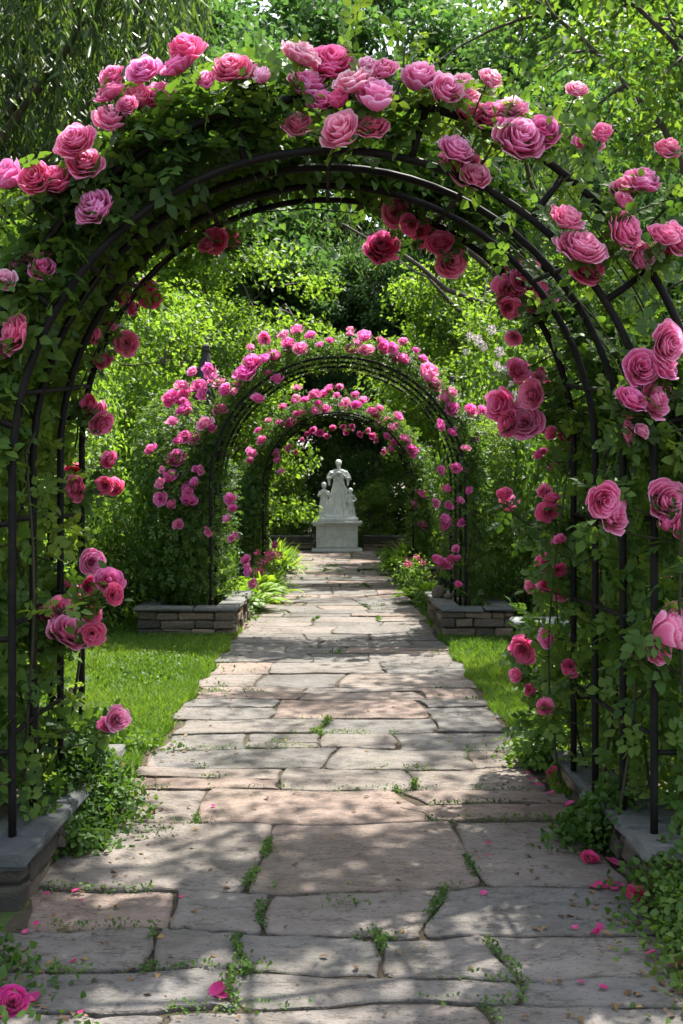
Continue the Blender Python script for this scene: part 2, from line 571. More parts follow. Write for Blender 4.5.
def make_path():
    V, Fs, tones, edge = [], [], [], []
    joints = []           # joint centre points, for weeds
    rows = len(row_y) - 1
    prm = rng.uniform(0, 6.28, (rows + 1, 4))
    slope = rng.normal(0, 0.012, rows + 1)

    def rb(i, x):
        a = prm[i]
        return row_y[i] + slope[i] * x + 0.022 * np.sin(x * 1.7 + a[0]) + 0.018 * np.sin(x * 4.1 + a[1]) + 0.010 * np.sin(x * 9.3 + a[2])

    def stone(fb, ft, xl, xr, tone):
        """fb, ft: lower and upper course lines; xl, xr: functions of 0..1 up the side"""
        g = rng.uniform(0.003, 0.010)
        gx = rng.uniform(0.004, 0.014)
        nb = 15
        x0, x1 = xl(0) + gx, xr(0) - gx
        X0, X1 = xl(1) + gx, xr(1) - gx
        pts = []
        uu = np.linspace(0, 1, nb)
        uu = .45 * uu + .55 * (.5 - .5 * np.cos(PI * uu))
        xs = x0 + (x1 - x0) * uu
        pts += [(x, fb(x) + g) for x in xs]
        for t in (0.07, 0.25, 0.5, 0.75, 0.93):
            x = xr(t) - gx
            pts.append((x, fb(x) + (ft(x) - fb(x)) * t))
        xs = X1 + (X0 - X1) * uu
        pts += [(x, ft(x) - g) for x in xs]
        for t in (0.93, 0.75, 0.5, 0.25, 0.07):
            x = xl(t) + gx
            pts.append((x, fb(x) + (ft(x) - fb(x)) * t))
        p = np.array(pts)
        # softened, broken corners
        for _ in range(1):
            p = 0.5 * p + 0.25 * (np.roll(p, 1, 0) + np.roll(p, -1, 0))
        w_ = rng.normal(0, 0.010, p.shape)
        p = p + .5 * (w_ + np.roll(w_, 1, 0)) + rng.normal(0, .0035, p.shape)
        c = p.mean(0)
        n = len(p)
        tz = rng.normal(0, 0.004)
        tx, ty = rng.normal(0, 0.006, 2)
        top = lambda q, o: tz + tx * (q[:, 0] - c[0]) + ty * (q[:, 1] - c[1]) + o
        d = norm(c - p)
        r0 = np.c_[p, np.full(n, -0.05)]
        r1 = np.c_[p, top(p, -0.006)]
        q = p + d * 0.006
        r2 = np.c_[q, top(q, -0.001)]
        q3 = p + d * 0.028
        r3 = np.c_[q3, top(q3, 0.0)]
        b = len(V)
        for r in (r0, r1, r2, r3):
            V.extend(map(tuple, r))
        tones.extend([tone] * (4 * n))
        edge.extend([1.0] * (2 * n) + [.55] * n + [0.0] * n)
        for k in range(3):
            for j in range(n):
                j2 = (j + 1) % n
                Fs.append((b + k * n + j, b + k * n + j2, b + (k + 1) * n + j2, b + (k + 1) * n + j))
        Fs.append(tuple(b + 3 * n + j for j in range(n)))

    for i in range(rows):
        y0, y1 = row_y[i], row_y[i + 1]
        ym = (y0 + y1) / 2
        w = pw(ym) + rng.uniform(-0.04, 0.06)
        wl, wr = -w + rng.uniform(-0.05, 0.05), w + rng.uniform(-0.05, 0.05)
        if i in joints_px:
            s = F / ym
            js = [(px - VX) / s for px in joints_px[i]]
        else:
            js, x = [], wl
            while True:
                x += rng.uniform(0.45, 1.15)
                if x > wr - 0.35:
                    break
                js.append(x)
        edges = [wl] + js + [wr]
        side = []
        for x in edges:
            a, sl = rng.uniform(0, 6), rng.normal(0, 0.06)
            side.append(lambda t, x=x, a=a, sl=sl: x + sl * (t - .5) + 0.018 * math.sin(a + 5 * t))
        for k in range(len(edges) - 1):
            fb = lambda x, i=i: rb(i, x)
            ft = lambda x, i=i: rb(i + 1, x)
            tone = rng.uniform(0, 1)
            if i in (7, 8, 9):
                tone = rng.uniform(0.5, 1.0)
            if y1 - y0 > 0.36 and rng.uniform() < 0.30 and i not in (4, 5, 6, 7):
                m0 = rng.uniform(0.38, 0.62)
                m1 = m0 + rng.uniform(-.12, .12)
                xa, xb = edges[k], edges[k + 1]
                fm = lambda x, fb=fb, ft=ft: fb(x) + (ft(x) - fb(x)) * (m0 + (m1 - m0) * (x - xa) / (xb - xa))
                l_ = side[k]
                r_ = side[k + 1]
                stone(fb, fm, l_, r_, tone)
                stone(fm, ft, l_, r_, np.clip(tone + rng.normal(0, .2), 0, 1))
                joints += [(x, fm(x)) for x in np.arange(xa, xb, .03)]
            else:
                stone(fb, ft, side[k], side[k + 1], tone)
            if k > 0:
                joints += [(side[k](t), y0 + (y1 - y0) * t) for t in np.linspace(0, 1, max(3, int((y1 - y0) / .02)))]*2
        joints += [(x, rb(i, x)) for x in np.arange(wl, wr, .03)]
    me = bpy.data.meshes.new('path')
    me.from_pydata(V, [], Fs)
    a = me.attributes.new('rnd', 'FLOAT', 'POINT')
    a.data.foreach_set('value', np.array(tones, dtype=np.float32))
    a = me.attributes.new('edge', 'FLOAT', 'POINT')
    a.data.foreach_set('value', np.array(edge, dtype=np.float32))
    me.materials.append(M['slab'])
    me.update()
    tag(link('path', me), kind='structure')
    return np.array(joints)


JOINTS = make_path()
tag(sheet('path_bed', -1.26, 1.26, 1.0, 31.0, -.014, M['soil'], 2), kind='structure')

# weeds in the joints of the paving
wl = Leaves()
jp = np.c_[JOINTS, np.zeros(len(JOINTS))]
dens = noise3(jp * np.array([1, 1, 0]) + 3.3, 3.2) + 0.35 * noise3(jp, 9.0)
keep = dens > np.clip(0.66 - .05 * (jp[:, 1] - 4.5), .28, .66)
jp, dk = jp[keep], dens[keep]
for rep in range(15):
    q = jp + rng.normal(0, 1, jp.shape) * np.array([0.010, 0.010, 0])
    q = q[rng.uniform(size=len(q)) < np.clip(1.6 * noise3(q, 14) + .1, 0, 1) * np.clip(dk - .35, 0, 1)]
    k = len(q)
    q[:, 2] = rng.uniform(-0.015, 0.022, k)
    d = rand_dirs(k) + np.array([0, 0, .7])
    wl.add(q, d, norm(rand_dirs(k) * .6 + np.array([0, -.2, 1])), rng.uniform(.008, .020, k) * np.clip(q[:, 1] / 6, 1, 2), patch_tone(q, 4))
# hand-placed tufts where the photograph shows the thickest ones
for (px, py, r, n) in [(268, 850, .05, 350), (266, 880, .05, 300), (262, 915, .05, 260), (240, 955, .07, 420), (280, 750, .10, 260), (210, 757, .12, 260),
                       (432, 905, .05, 300), (470, 868, .05, 240), (500, 960, .06, 240), (380, 940, .05, 200), (240, 1003, .10, 420), (150, 835, .08, 180),
                       (30, 972, .10, 300), (95, 934, .10, 200), (100, 890, .10, 240), (480, 1003, .10, 260), (345, 905, .06, 120), (505, 755, .12, 160), (370, 790, .1, 160)]:
    c = G(px, py)
    n = int(n * .6)
    q = c + rng.normal(0, 1, (n, 3)) * np.array([r, r * .6, 0])
    near_j = JOINTS[((JOINTS - c[:2]) ** 2).sum(1) < (r * 2.2) ** 2]
    if len(near_j):
        q[:, :2] = near_j[rng.integers(len(near_j), size=n)] + rng.normal(0, .011, (n, 2))
    q[:, 2] = rng.uniform(-.01, .03, n)
    wl.add(q, rand_dirs(n) + np.array([0, 0, .6]), norm(rand_dirs(n) * .6 + np.array([0, -.2, 1])), rng.uniform(.009, .022, n), patch_tone(q, 5))
o = link('weeds', wl.mesh('weeds', diamond(.32), M['weed']))
tag(o, 'small green weeds growing in the joints of the flagstone path', 'weeds', kind='stuff')

# ------------------------------------------------------------------ grass
def grass_mesh():
    parts = []
    for sx in (-1, 1):
        for (y0, y1, n, h) in ((5.3, 8.5, 60000, .065), (8.5, 11.3, 30000, .075), (11.3, 30, 26000, .10)):
            x = sx * (1.22 + np.abs(rng.uniform(0, 1, n)) ** 1.1 * (2.7 if y0 < 12 else 1.6))
            yy = rng.uniform(y0, y1, n)
            x -= sx * 0.05 * (1 + np.sin(yy * 5.1 + sx) + .6 * np.sin(yy * 13))*.6
            parts.append((x, yy, h))
    V, r = [], []
    for x, yy, h in parts:
        n = len(x)
        b = np.c_[x, yy, np.full(n, -.012)]
        hh = h * rng.uniform(.5, 1.25, n) * (1 + .25 * noise3(b, 2.2))
        lean = rng.normal(0, .45, (n, 2)) * hh[:, None]
        a = rng.uniform(0, 2 * PI, n)
        w = np.where(yy > 8.5, .0055, .0038) * np.where(yy > 11.3, 1.6, 1)
        wx = np.c_[np.cos(a), np.sin(a), np.zeros(n)] * w[:, None]
        m = b + np.c_[lean * .35, hh * .6]
        t = b + np.c_[lean, hh]
        V.append(np.stack([b - wx, b + wx, m + wx * .8, m - wx * .8, t, t + 1e-4], 1)[:, :5])
        r.append(patch_tone(b, 1.6, .3))
    V = np.concatenate(V)
    r = np.concatenate(r)
    n = len(V)
    tf = np.array([[0, 1, 2], [0, 2, 3], [3, 2, 4]])
    Fs = (tf[None] + (np.arange(n) * 5)[:, None, None]).reshape(-1, 3)
    return np_mesh('grass', V.reshape(-1, 3), Fs, M['grass'], {'rnd': np.repeat(r, 5)})


tag(link('grass', grass_mesh()), 'short mown lawn grass along both sides of the path', 'grass', kind='stuff')

# low plants creeping along the path's edges
gl = Leaves()
def ground_cover(x0, x1, y0, y1, n, h, s0, s1, f=2.0, thr=-.3):
    uv = rng.normal(0, .42, (n, 2))
    uv[:, 1] = np.where(rng.uniform(size=n) < .6, rng.uniform(-1, 1, n), uv[:, 1])
    q = np.c_[(x0 + x1) / 2 + uv[:, 0] * (x1 - x0) / 2 * 1.25, (y0 + y1) / 2 + uv[:, 1] * (y1 - y0) / 2, np.zeros(n)]
    h = h * np.clip(1.15 - .8 * np.abs(uv[:, 0]), .25, 1.15) * (1 + .5 * noise3(q, 5.0))
    nn = noise3(q, f)
    h = h[nn > thr]
    q = q[nn > thr]
    nn = nn[nn > thr]
    q[:, 2] = rng.uniform(0, 1, len(q)) ** .8 * h * (0.55 + .45 * np.clip(nn + .3, 0, 1))
    gl.cloud(q, s0, s1, up=.9, droop=-.1, tone=patch_tone(q, 3))


ground_cover(-1.5, -1.06, 4.05, 5.9, 12500, .33, .025, .045, 2.5, -.3)
ground_cover(-1.9, -1.0, 5.2, 6.3, 3600, .16, .025, .05, 2.5, -.1)
ground_cover(1.03, 1.42, 4.4, 5.9, 11000, .28, .025, .048, 2.5, -.3)
ground_cover(1.4, 2.1, 4.4, 5.6, 5000, .30, .025, .048, 2.5, -.3)
ground_cover(1.1, 1.9, 5.2, 6.3, 3600, .18, .03, .05, 2.5, -.1)
ground_cover(1.14, 1.6, 2.9, 4.0, 5200, .20, .022, .042, 2.5, -.2)
ground_cover(-2.1, -1.10, 2.7, 3.9, 9000, .16, .022, .042, 2.5, -.7)
ground_cover(-1.24, -1.08, 3.7, 4.4, 900, .10, .02, .04, 2.5, .0)
ground_cover(-2.4, -1.2, 5.2, 11.0, 2500, .09, .02, .04, 2.5, .2)
ground_cover(-1.35, -1.13, 13, 28, 5000, .22, .04, .07, 1.3, -.2)
ground_cover(1.13, 1.35, 13, 28, 5000, .22, .04, .07, 1.3, -.2)
o = link('ground_cover', gl.mesh('ground_cover', leaflet(.34, .08, .15), M['weed']))
tag(o, 'leafy ground cover creeping along the edges of the path', 'ground cover', kind='stuff')

# ------------------------------------------------------------------ dry stone beds and walls
def stone_face(mb, axis, fixed, outward, a0, a1, z0, z1, hmin, hmax, lmin, lmax, depth=.10):
    """courses of rough stones in one vertical face; axis 0: the face runs along x"""
    z = z0
    while z < z1 - .012:
        h = min(rng.uniform(hmin, hmax), z1 - z)
        if z1 - z - h < hmin * .6:
            h = z1 - z
        a = a0
        while a < a1 - .01:
            l = min(rng.uniform(lmin, lmax), a1 - a)
            if a1 - a - l < lmin * .7:
                l = a1 - a
            p = rng.uniform(-.02, .024)
            g = .005
            f0, f1 = fixed - outward * depth, fixed + outward * p
            lo_f, hi_f = min(f0, f1), max(f0, f1)
            tone = rng.uniform(0, 1)
            hh = h * rng.uniform(.93, 1.0)
            if axis == 0:
                mb.box((a + g, lo_f, z + g), (a + l - g, hi_f, z + hh - g), .014, tone, .009)
            else:
                mb.box((lo_f, a + g, z + g), (hi_f, a + l - g, z + hh - g), .014, tone, .009)
            a += l
        z += h


def cap_stones(mb, x0, x1, y0, y1, z, t, w, over=.035):
    """flat slabs laid round the top edge of a bed"""
    def run(xa, xb, ya, yb, along):
        a, b = (xa, xb) if along == 0 else (ya, yb)
        while a < b - .01:
            l = min(rng.uniform(.45, .8), b - a)
            if b - a - l < .25:
                l = b - a
            dz = rng.uniform(-.003, .004)
            if along == 0:
                mb.box((a + .003, ya, z + dz), (a + l - .003, yb, z + t + dz), .02, rng.uniform(), .012)
            else:
                mb.box((xa, a + .003, z + dz), (xb, a + l - .003, z + t + dz), .02, rng.uniform(), .012)
            a += l
    run(x0 - over, x1 + over, y0 - over, y0 + w, 0)
    run(x0 - over, x1 + over, y1 - w, y1 + over, 0)
    run(x0 - over, x0 + w, y0 + w + .004, y1 - w - .004, 1)
    run(x1 - w, x1 + over, y0 + w + .004, y1 - w - .004, 1)


def raised_bed(x0, x1, y0, y1, h, label, t=.055, course=(.06, .13)):
    root = empty('raised_bed', ((x0 + x1) / 2, y0, 0), label, 'stone planter', 'raised stone beds under the arches')
    off = np.array([(x0 + x1) / 2, y0, 0])
    w = MB()
    zt = h - t
    d = .10
    stone_face(w, 0, y0, -1, x0, x1, -.04, zt, *course, .14, .42, d)
    stone_face(w, 0, y1, 1, x0, x1, -.04, zt, *course, .14, .42, d)
    stone_face(w, 1, x0, -1, y0 + d + .004, y1 - d - .004, -.04, zt, *course, .14, .42, d)
    stone_face(w, 1, x1, 1, y0 + d + .004, y1 - d - .004, -.04, zt, *course, .14, .42, d)
    w.v = [tuple(np.array(p) - off) for p in w.v]
    w.build('wall', M['drystone'], root)
    c = MB()
    cap_stones(c, x0, x1, y0, y1, zt + .001, t, .22)
    c.v = [tuple(np.array(p) - off) for p in c.v]
    c.build('cap', M['slate'], root)
    s = MB()
    s.box((x0 + .03, y0 + .03, -.04), (x1 - .03, y1 - .03, zt - .012), .01)
    s.v = [tuple(np.array(p) - off) for p in s.v]
    s.build('soil', M['soil'], root)
    return root


raised_bed(-2.05, -1.24, 3.84, 5.55, .21, 'low slate-capped stone bed at the left foot of the nearest arch')
raised_bed(1.24, 2.05, 3.92, 4.50, .21, 'low stone bed at the right foot of the nearest arch, beside fallen petals')
raised_bed(1.27, 2.05, 4.74, 5.6, .15, 'lowest stone bed, sunk in creeping leaves under the far right legs of the nearest arch')
raised_bed(-2.31, -1.19, 11.2, 13.2, .37, 'dry stone bed with slate cap left of the path, under the second arch')
raised_bed(1.20, 2.02, 11.2, 13.2, .37, 'dry stone bed with a brown boulder on its cap, under the second arch')
raised_bed(-2.2, -1.42, 18.4, 20.2, .34, 'leaf-covered stone bed beside ferns and daylilies, under the third arch', course=(.07, .13))
raised_bed(1.42, 2.2, 18.4, 20.2, .34, 'leaf-covered stone bed under the third arch, opposite the ferns', course=(.07, .13))


def blob(c, r, seed, n=14, rough=.16):
    g = np.random.default_rng(seed)
    V, Fs = [], []
    m = n * 2
    for i in range(n + 1):
        th = PI * i / n
        for j in range(m):
            ph = 2 * PI * j / m
            V.append((math.sin(th) * math.cos(ph), math.sin(th) * math.sin(ph), math.cos(th)))
    V = np.array(V)
    V = V * (1 + rough * noise3(V * 1.0 + g.uniform(0, 9, 3), 1.6) + rough * .3 * noise3(V + g.uniform(0, 9, 3), 5))[:, None]
    for i in range(n):
        for j in range(m):
            Fs.append((i * m + j, (i + 1) * m + j, (i + 1) * m + (j + 1) % m, i * m + (j + 1) % m))
    return V * np.array(r) + np.array(c), Fs


for (lx, ly, r, lab) in [(1.27, 12.25, (.10, .09, .085), 'rounded brown boulder lying on the cap of the stone bed by the path'),
                         (1.36, 12.05, (.06, .055, .05), 'small brown stone lying beside the boulder on the stone bed')]:
    b = MB()
    V, Fs = blob((0, 0, 0), r, 3 + int(ly * 10))
    b.add(V, Fs, .5)
    o = b.build('boulder', M['drystone'], None, True)
    o.location = (lx, ly, .37 + r[2] * .82)
    tag(o, lab, 'boulder')

# stone bench half hidden behind the roses
root = empty('stone_bench', (2.28, 10.55, 0), 'pale stone bench with thick rounded seat slab behind the roses at the lawn edge', 'bench')
b = MB()
b.box((-.40, -.2, .22), (.40, .2, .32), .035, .5, .004)
b.build('seat', M['bench'], root, True)
for sx in (-.24, .24):
    b = MB()
    b.box((sx - .09, -.14, -.03), (sx + .09, .14, .219), .015, .5, .004)
    b.build('leg', M['bench'], root)

# low wall behind the statue
def garden_wall(x0, x1, y0, label):
    root = empty('stone_wall', ((x0 + x1) / 2, y0, 0), label, 'wall')
    off = np.array([(x0 + x1) / 2, y0, 0])
    w = MB()
    stone_face(w, 0, y0, -1, x0, x1, -.04, .40, .09, .16, .3, .7, .2)
    w.v = [tuple(np.array(p) - off) for p in w.v]
    w.build('masonry', M['drystone'], root)
    c = MB()
    a = x0
    while a < x1 - .01:
        l = min(rng.uniform(.6, 1.0), x1 - a)
        c.box((a + .003, y0 - .04, .402), (a + l - .003, y0 + .26, .47), .015, rng.uniform(), .003)
        a += l
    c.v = [tuple(np.array(p) - off) for p in c.v]
    c.build('coping', M['slate'], root)


garden_wall(-4.2, -.80, 31.05, 'low stone wall with flat coping running left from the statue pedestal')
garden_wall(.80, 4.2, 31.05, 'low stone wall with flat coping running right from the statue pedestal')

# ------------------------------------------------------------------ statue
def fused(name, mb, mat, parent, voxel=.016, smooth=4):
    """melt the pieces of a sculpted figure into one continuous surface"""
    me = mb.mesh(name, mat, True)
    o = bpy.data.objects.new(name, me)
    COL.objects.link(o)
    r = o.modifiers.new('r', 'REMESH')
    r.mode = 'VOXEL'
    r.voxel_size = voxel
    s = o.modifiers.new('s', 'SMOOTH')
    s.iterations = smooth
    s.factor = .5
    dg = bpy.context.evaluated_depsgraph_get()
    me2 = bpy.data.meshes.new_from_object(o.evaluated_get(dg))
    o.modifiers.clear()
    o.data = me2
    me2.materials.clear()
    me2.materials.append(mat)
    me2.polygons.foreach_set('use_smooth', np.ones(len(me2.polygons), dtype=bool))
    o.parent = parent
    return o


def ell(mb, c, r, seed=1, rough=0.0):
    V, Fs = blob(c, r, seed, 10, rough)
    mb.add(V, Fs)


def robe(mb, prof, k=9, depth=.07, lean=(0, 0), n=44, ph=0.0):
    """a hanging cloth with folds: prof = (z, rx, ry, fold strength)"""
    V, Fs = [], []
    for (z, rx, ry, fs) in prof:
        for j in range(n):
            a = 2 * PI * j / n
            w = 1 + depth * fs * (math.cos(k * a + ph + 1.3 * math.sin(2.2 * z + a)) + .5 * math.cos((k * 2 - 3) * a + ph * 2 + z))
            V.append((rx * w * math.cos(a) + lean[0] * z, ry * w * math.sin(a) + lean[1] * z, z))
    m = len(prof)
    for i in range(m - 1):
        for j in range(n):
            Fs.append((i * n + j, i * n + (j + 1) % n, (i + 1) * n + (j + 1) % n, (i + 1) * n + j))
    Fs.append(tuple(range(n))[::-1])
    Fs.append(tuple((m - 1) * n + j for j in range(n)))
    mb.add(V, Fs)


def woman():
    b = MB()
    robe(b, [(0, .34, .27, 1), (.1, .31, .25, 1), (.35, .26, .21, 1), (.7, .205, .17, .8), (.95, .165, .135, .5), (1.08, .14, .11, .3), (1.2, .15, .115, .2), (1.33, .185, .12, .1), (1.42, .17, .105, 0), (1.46, .10, .08, 0)], 9, .20)
    b.tube([(0, 0, 1.42), (0, -.01, 1.5), (0, -.02, 1.56)], [.06, .05, .055], 12)
    ell(b, (0, -.03, 1.635), (.075, .09, .105))
    ell(b, (0, .035, 1.66), (.092, .095, .10))          # hair
    ell(b, (0, .11, 1.62), (.055, .05, .055))           # knot of hair
    ell(b, (0, -.125, 1.625), (.014, .018, .022))       # nose
    for s in (-1, 1):
        b.tube([(s * .175, 0, 1.38), (s * .265, -.01, 1.26), (s * .30, -.05, 1.16)], [.062, .055, .048], 10)
        b.tube([(s * .30, -.05, 1.16), (s * .21, -.15, 1.19), (s * .10, -.19, 1.30)], [.046, .04, .03], 10)
        ell(b, (s * .075, -.195, 1.325), (.03, .025, .045))
        b.tube([(s * .19, .02, 1.40), (s * .27, .0, 1.16), (s * .25, .03, .95)], [.05, .055, .02], 8)   # sleeve drape
    ell(b, (0, -.18, 1.34), (.06, .05, .05), 4, .25)     # posy held to the chest
    b.tube([(-.2, -.08, 1.36), (.02, -.15, 1.12), (.2, -.1, .85), (.26, -.06, .4)], [.03, .035, .045, .03], 8)
    return b


def child(h, arms):
    b = MB()
    s = h / 1.0
    pr = [(0, .15, .13, 1), (.25, .13, .115, 1), (.5, .105, .09, .6), (.62, .10, .08, .3), (.74, .115, .08, .1), (.79, .07, .055, 0)]
    robe(b, [(z * s, rx * s, ry * s, f) for z, rx, ry, f in pr], 7, .2)
    b.tube([(0, 0, .77 * s), (0, 0, .84 * s)], [.04 * s, .038 * s], 10)
    ell(b, (0, -.01 * s, .90 * s), (.075 * s, .08 * s, .092 * s))
    ell(b, (0, .025 * s, .925 * s), (.085 * s, .08 * s, .08 * s), 5, .08)
    ell(b, (0, -.09 * s, .89 * s), (.012 * s, .014 * s, .016 * s))
    for sd, (ex, ez, hx, hz) in zip((-1, 1), arms):
        b.tube([(sd * .11 * s, 0, .73 * s), (sd * ex * s, -.03 * s, ez * s)], [.036 * s, .032 * s], 8)
        b.tube([(sd * ex * s, -.03 * s, ez * s), (hx * s, -.12 * s, hz * s)], [.031 * s, .024 * s], 8)
        ell(b, (hx * s, -.13 * s, (hz + .02) * s), (.026 * s, .024 * s, .034 * s))
    return b


SY = 30.3
root = empty('statue', (-.03, SY, 0), 'pale marble statue of a robed woman with two children on a carved stone pedestal', 'statue')
pd = MB()
pd.box((-.78, -.46, 0), (.78, .46, .10), .02)
pd.build('pedestal_base', M['pedestal'], root)
pd = MB()
pd.box((-.64, -.38, .101), (.64, .38, .80), .015)
pd.build('pedestal_block', M['pedestal'], root)
pn = MB()
# carved relief panel on the front: frame and scrolling leaves
for (x0, x1, z0, z1) in ((-.6, .6, .70, .74), (-.6, .6, .16, .20), (-.6, -.56, .204, .696), (.56, .6, .204, .696)):
    pn.box((x0, -.405, z0), (x1, -.376, z1), .006)
for k in range(5):
    cx = -.44 + .22 * k
    t = np.linspace(0, 4.6, 20)
    r = .085 * (1 - t / 5.4)
    sg = 1 if k % 2 else -1
    pn.tube(np.c_[cx + r * np.cos(t) * sg, np.full(20, -.385), .45 + sg * .05 + r * np.sin(t) * 1.5], np.linspace(.018, .010, 20), 6)
pn.build('relief_panel', M['pedestal'], root)
pd = MB()
pd.box((-.74, -.44, .801), (.74, .44, .86), .02)
pd.box((-.79, -.48, .862), (.79, .48, .94), .02)
pd.build('cornice', M['pedestal'], root)
pd = MB()
pd.box((-.66, -.36, .941), (.66, .36, 1.06), .03, .5, .006)
V_, F_ = blob((0, 0, 1.08), (.58, .3, .07), 8, 14, .2)
pd.add(V_, F_)
pd.build('plinth', M['marble'], root, False)
f1 = fused('woman_figure', woman(), M['marble'], root, .016, 3)
f1.location = (.05, .05, 1.07)
f1.scale = (1.14, 1.1, 1.02)
c1 = fused('child_figure', child(1.10, [(.17, .6, -.02, .70), (.18, .58, .02, .70)]), M['marble'], root, .013, 2)
c1.location = (-.40, -.06, 1.06)
c2 = fused('child_figure', child(.92, [(.17, .6, -.08, .45), (.19, .6, .04, .52)]), M['marble'], root, .012, 2)
c2.location = (.42, -.04, 1.06)
c2.rotation_euler = (0, 0, .4)

# dark stone finials beyond the second arch
def finial(x, y, h, label):
    root = empty('obelisk', (x, y, 0), label, 'obelisk')
    b = MB()
    b.box((-.22, -.22, -.03), (.22, .22, .5), .02)
    b.box((-.26, -.26, .502), (.26, .26, .60), .02)
    b.build('base', M['dark_stone'], root)
    b = MB()
    prof = [(.602, .19), (1.6, .18), (h - 1.05, .17), (h - 1.0, .23), (h - .92, .23), (h - .88, .18), (h - .60, .20), (h - .52, .15), (h - .12, .05), (h - .1, .062), (h - .03, .055), (h, .008)]
    V, Fs = [], []
    for z, r in prof:
        V += [(r * math.cos(a), r * math.sin(a), z) for a in (PI / 8 + np.arange(8) * PI / 4)]
    for i in range(len(prof) - 1):
        for j in range(8):
            Fs.append((i * 8 + j, i * 8 + (j + 1) % 8, (i + 1) * 8 + (j + 1) % 8, (i + 1) * 8 + j))
    b.add(V, Fs)
    b.build('shaft', M['dark_stone'], root)
    b = MB()
    t = np.linspace(0, 2 * PI, 17)
    b.tube(np.c_[.085 * np.cos(t), np.full(17, -.19), h - .72 + .085 * np.sin(t)], .02, 6, False)
    b.build('roundel', M['dark_stone'], root)


finial(-1.83, 13.5, 3.76, 'dark carved stone spire rising above the roses behind the left of the second arch')
finial(1.82, 15.5, 3.58, 'dark pointed stone post barely showing behind the right of the second arch')
# ------------------------------------------------------------------ rose blooms
def bloom_mesh(name, seed, petals=30, nu=9, nv=7, openness=1.0, closed=0.0):
    """a full garden rose, radius 1, axis +Z: petals wrapped in a spiral, the outer ones rolled back"""
    g = np.random.default_rng(seed)
    V, Fs, tone = [], [], []
    for i in range(petals):
        t = (i + .5) / petals
        phi = i * 2.39996 + g.uniform(-.25, .25)
        Rm = (0.10 + 0.90 * t ** .9) * g.uniform(.88, 1.10) * (1 - closed * .45 * t)
        ptone = g.uniform(-.16, .16)
        h = (0.52 - 0.46 * t ** 1.5 + closed * .6) * g.uniform(.85, 1.12) + .04
        roll = (0.05 + .26 * t ** 1.5 * openness) * (1 - .7 * closed)
        half = (1.30 - .72 * t) * g.uniform(.85, 1.12)
        r0 = .04 + .16 * t
        z0 = -.55 + .15 * (1 - t)
        tilt = g.uniform(-.08, .08)
        wob, wp = g.uniform(.02, .065) * (0.5 + t), g.uniform(0, 6)
        notch = g.uniform(0, .10)
        b = len(V)
        for a in range(nv):
            v = a / (nv - 1)
            for c in range(nu):
                u = -1 + 2 * c / (nu - 1)
                vv = v * (1 - .20 * abs(u) ** 2.5 - notch * math.exp(-(u / .25) ** 2))
                wfac = (.35 + .65 * math.sin(PI * min(1.0, .12 + .62 * vv)))
                ang = phi + u * half * wfac
                s = math.sin(vv * PI / 2)
                rho = r0 + (Rm - r0) * math.sin(min(1.0, vv * 1.25) * PI / 2) ** .9
                rho *= 1 + .10 * u * (1 - .5 * t) + tilt * vv
                z = z0 + (h - z0) * (vv ** (1.0 if t > .6 else .85))
                z -= roll * max(0, vv - .62) ** 1.6 * 3.0
                rho += (.12 + .16 * t) * max(0, vv - .66) ** 1.3 * 1.9
                z += wob * math.sin(3.2 * u + wp) * vv * 2 + .03 * t * (1 - u * u) * -1 * vv
                V.append((rho * math.cos(ang), rho * math.sin(ang), z))
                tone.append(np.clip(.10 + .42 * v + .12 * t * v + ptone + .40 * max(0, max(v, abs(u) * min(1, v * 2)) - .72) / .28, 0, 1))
        for a in range(nv - 1):
            for c in range(nu - 1):
                k = b + a * nu + c
                Fs.append((k, k + 1, k + nu + 1, k + nu))
    V = np.array(V)
    V[:, :2] /= np.percentile(np.linalg.norm(V[:, :2], axis=1), 97)
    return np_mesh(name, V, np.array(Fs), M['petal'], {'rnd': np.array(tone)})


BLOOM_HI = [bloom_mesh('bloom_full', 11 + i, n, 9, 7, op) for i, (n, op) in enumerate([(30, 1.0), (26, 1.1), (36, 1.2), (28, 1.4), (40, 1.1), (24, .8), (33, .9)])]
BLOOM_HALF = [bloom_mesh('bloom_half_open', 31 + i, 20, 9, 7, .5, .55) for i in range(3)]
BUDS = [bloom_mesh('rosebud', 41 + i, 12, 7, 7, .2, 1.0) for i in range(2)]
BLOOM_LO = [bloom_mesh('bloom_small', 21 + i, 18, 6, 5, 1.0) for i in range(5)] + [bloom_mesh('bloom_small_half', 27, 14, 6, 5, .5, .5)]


def look_rot(axis, spin):
    z = norm(np.asarray(axis, float))
    r = np.array([0, 0, 1.0]) if abs(z[2]) < .9 else np.array([1.0, 0, 0])
    x = norm(np.cross(r, z))
    y = np.cross(z, x)
    c, s = math.cos(spin), math.sin(spin)
    from mathutils import Matrix
    X = x * c + y * s
    Y = -x * s + y * c
    return Matrix(((X[0], Y[0], z[0]), (X[1], Y[1], z[1]), (X[2], Y[2], z[2]))).to_4x4()


PINKS = {'near': [(.92, .25, .50), (.90, .20, .45), (.93, .33, .57), (.89, .17, .41)],
         'deep': [(.90, .15, .39), (.90, .18, .43), (.89, .12, .34)],  # blooms under the arch: redness of shade and transmitted light put into the colour
         'mid': [(.86, .15, .46), (.83, .125, .43), (.88, .20, .51)]}


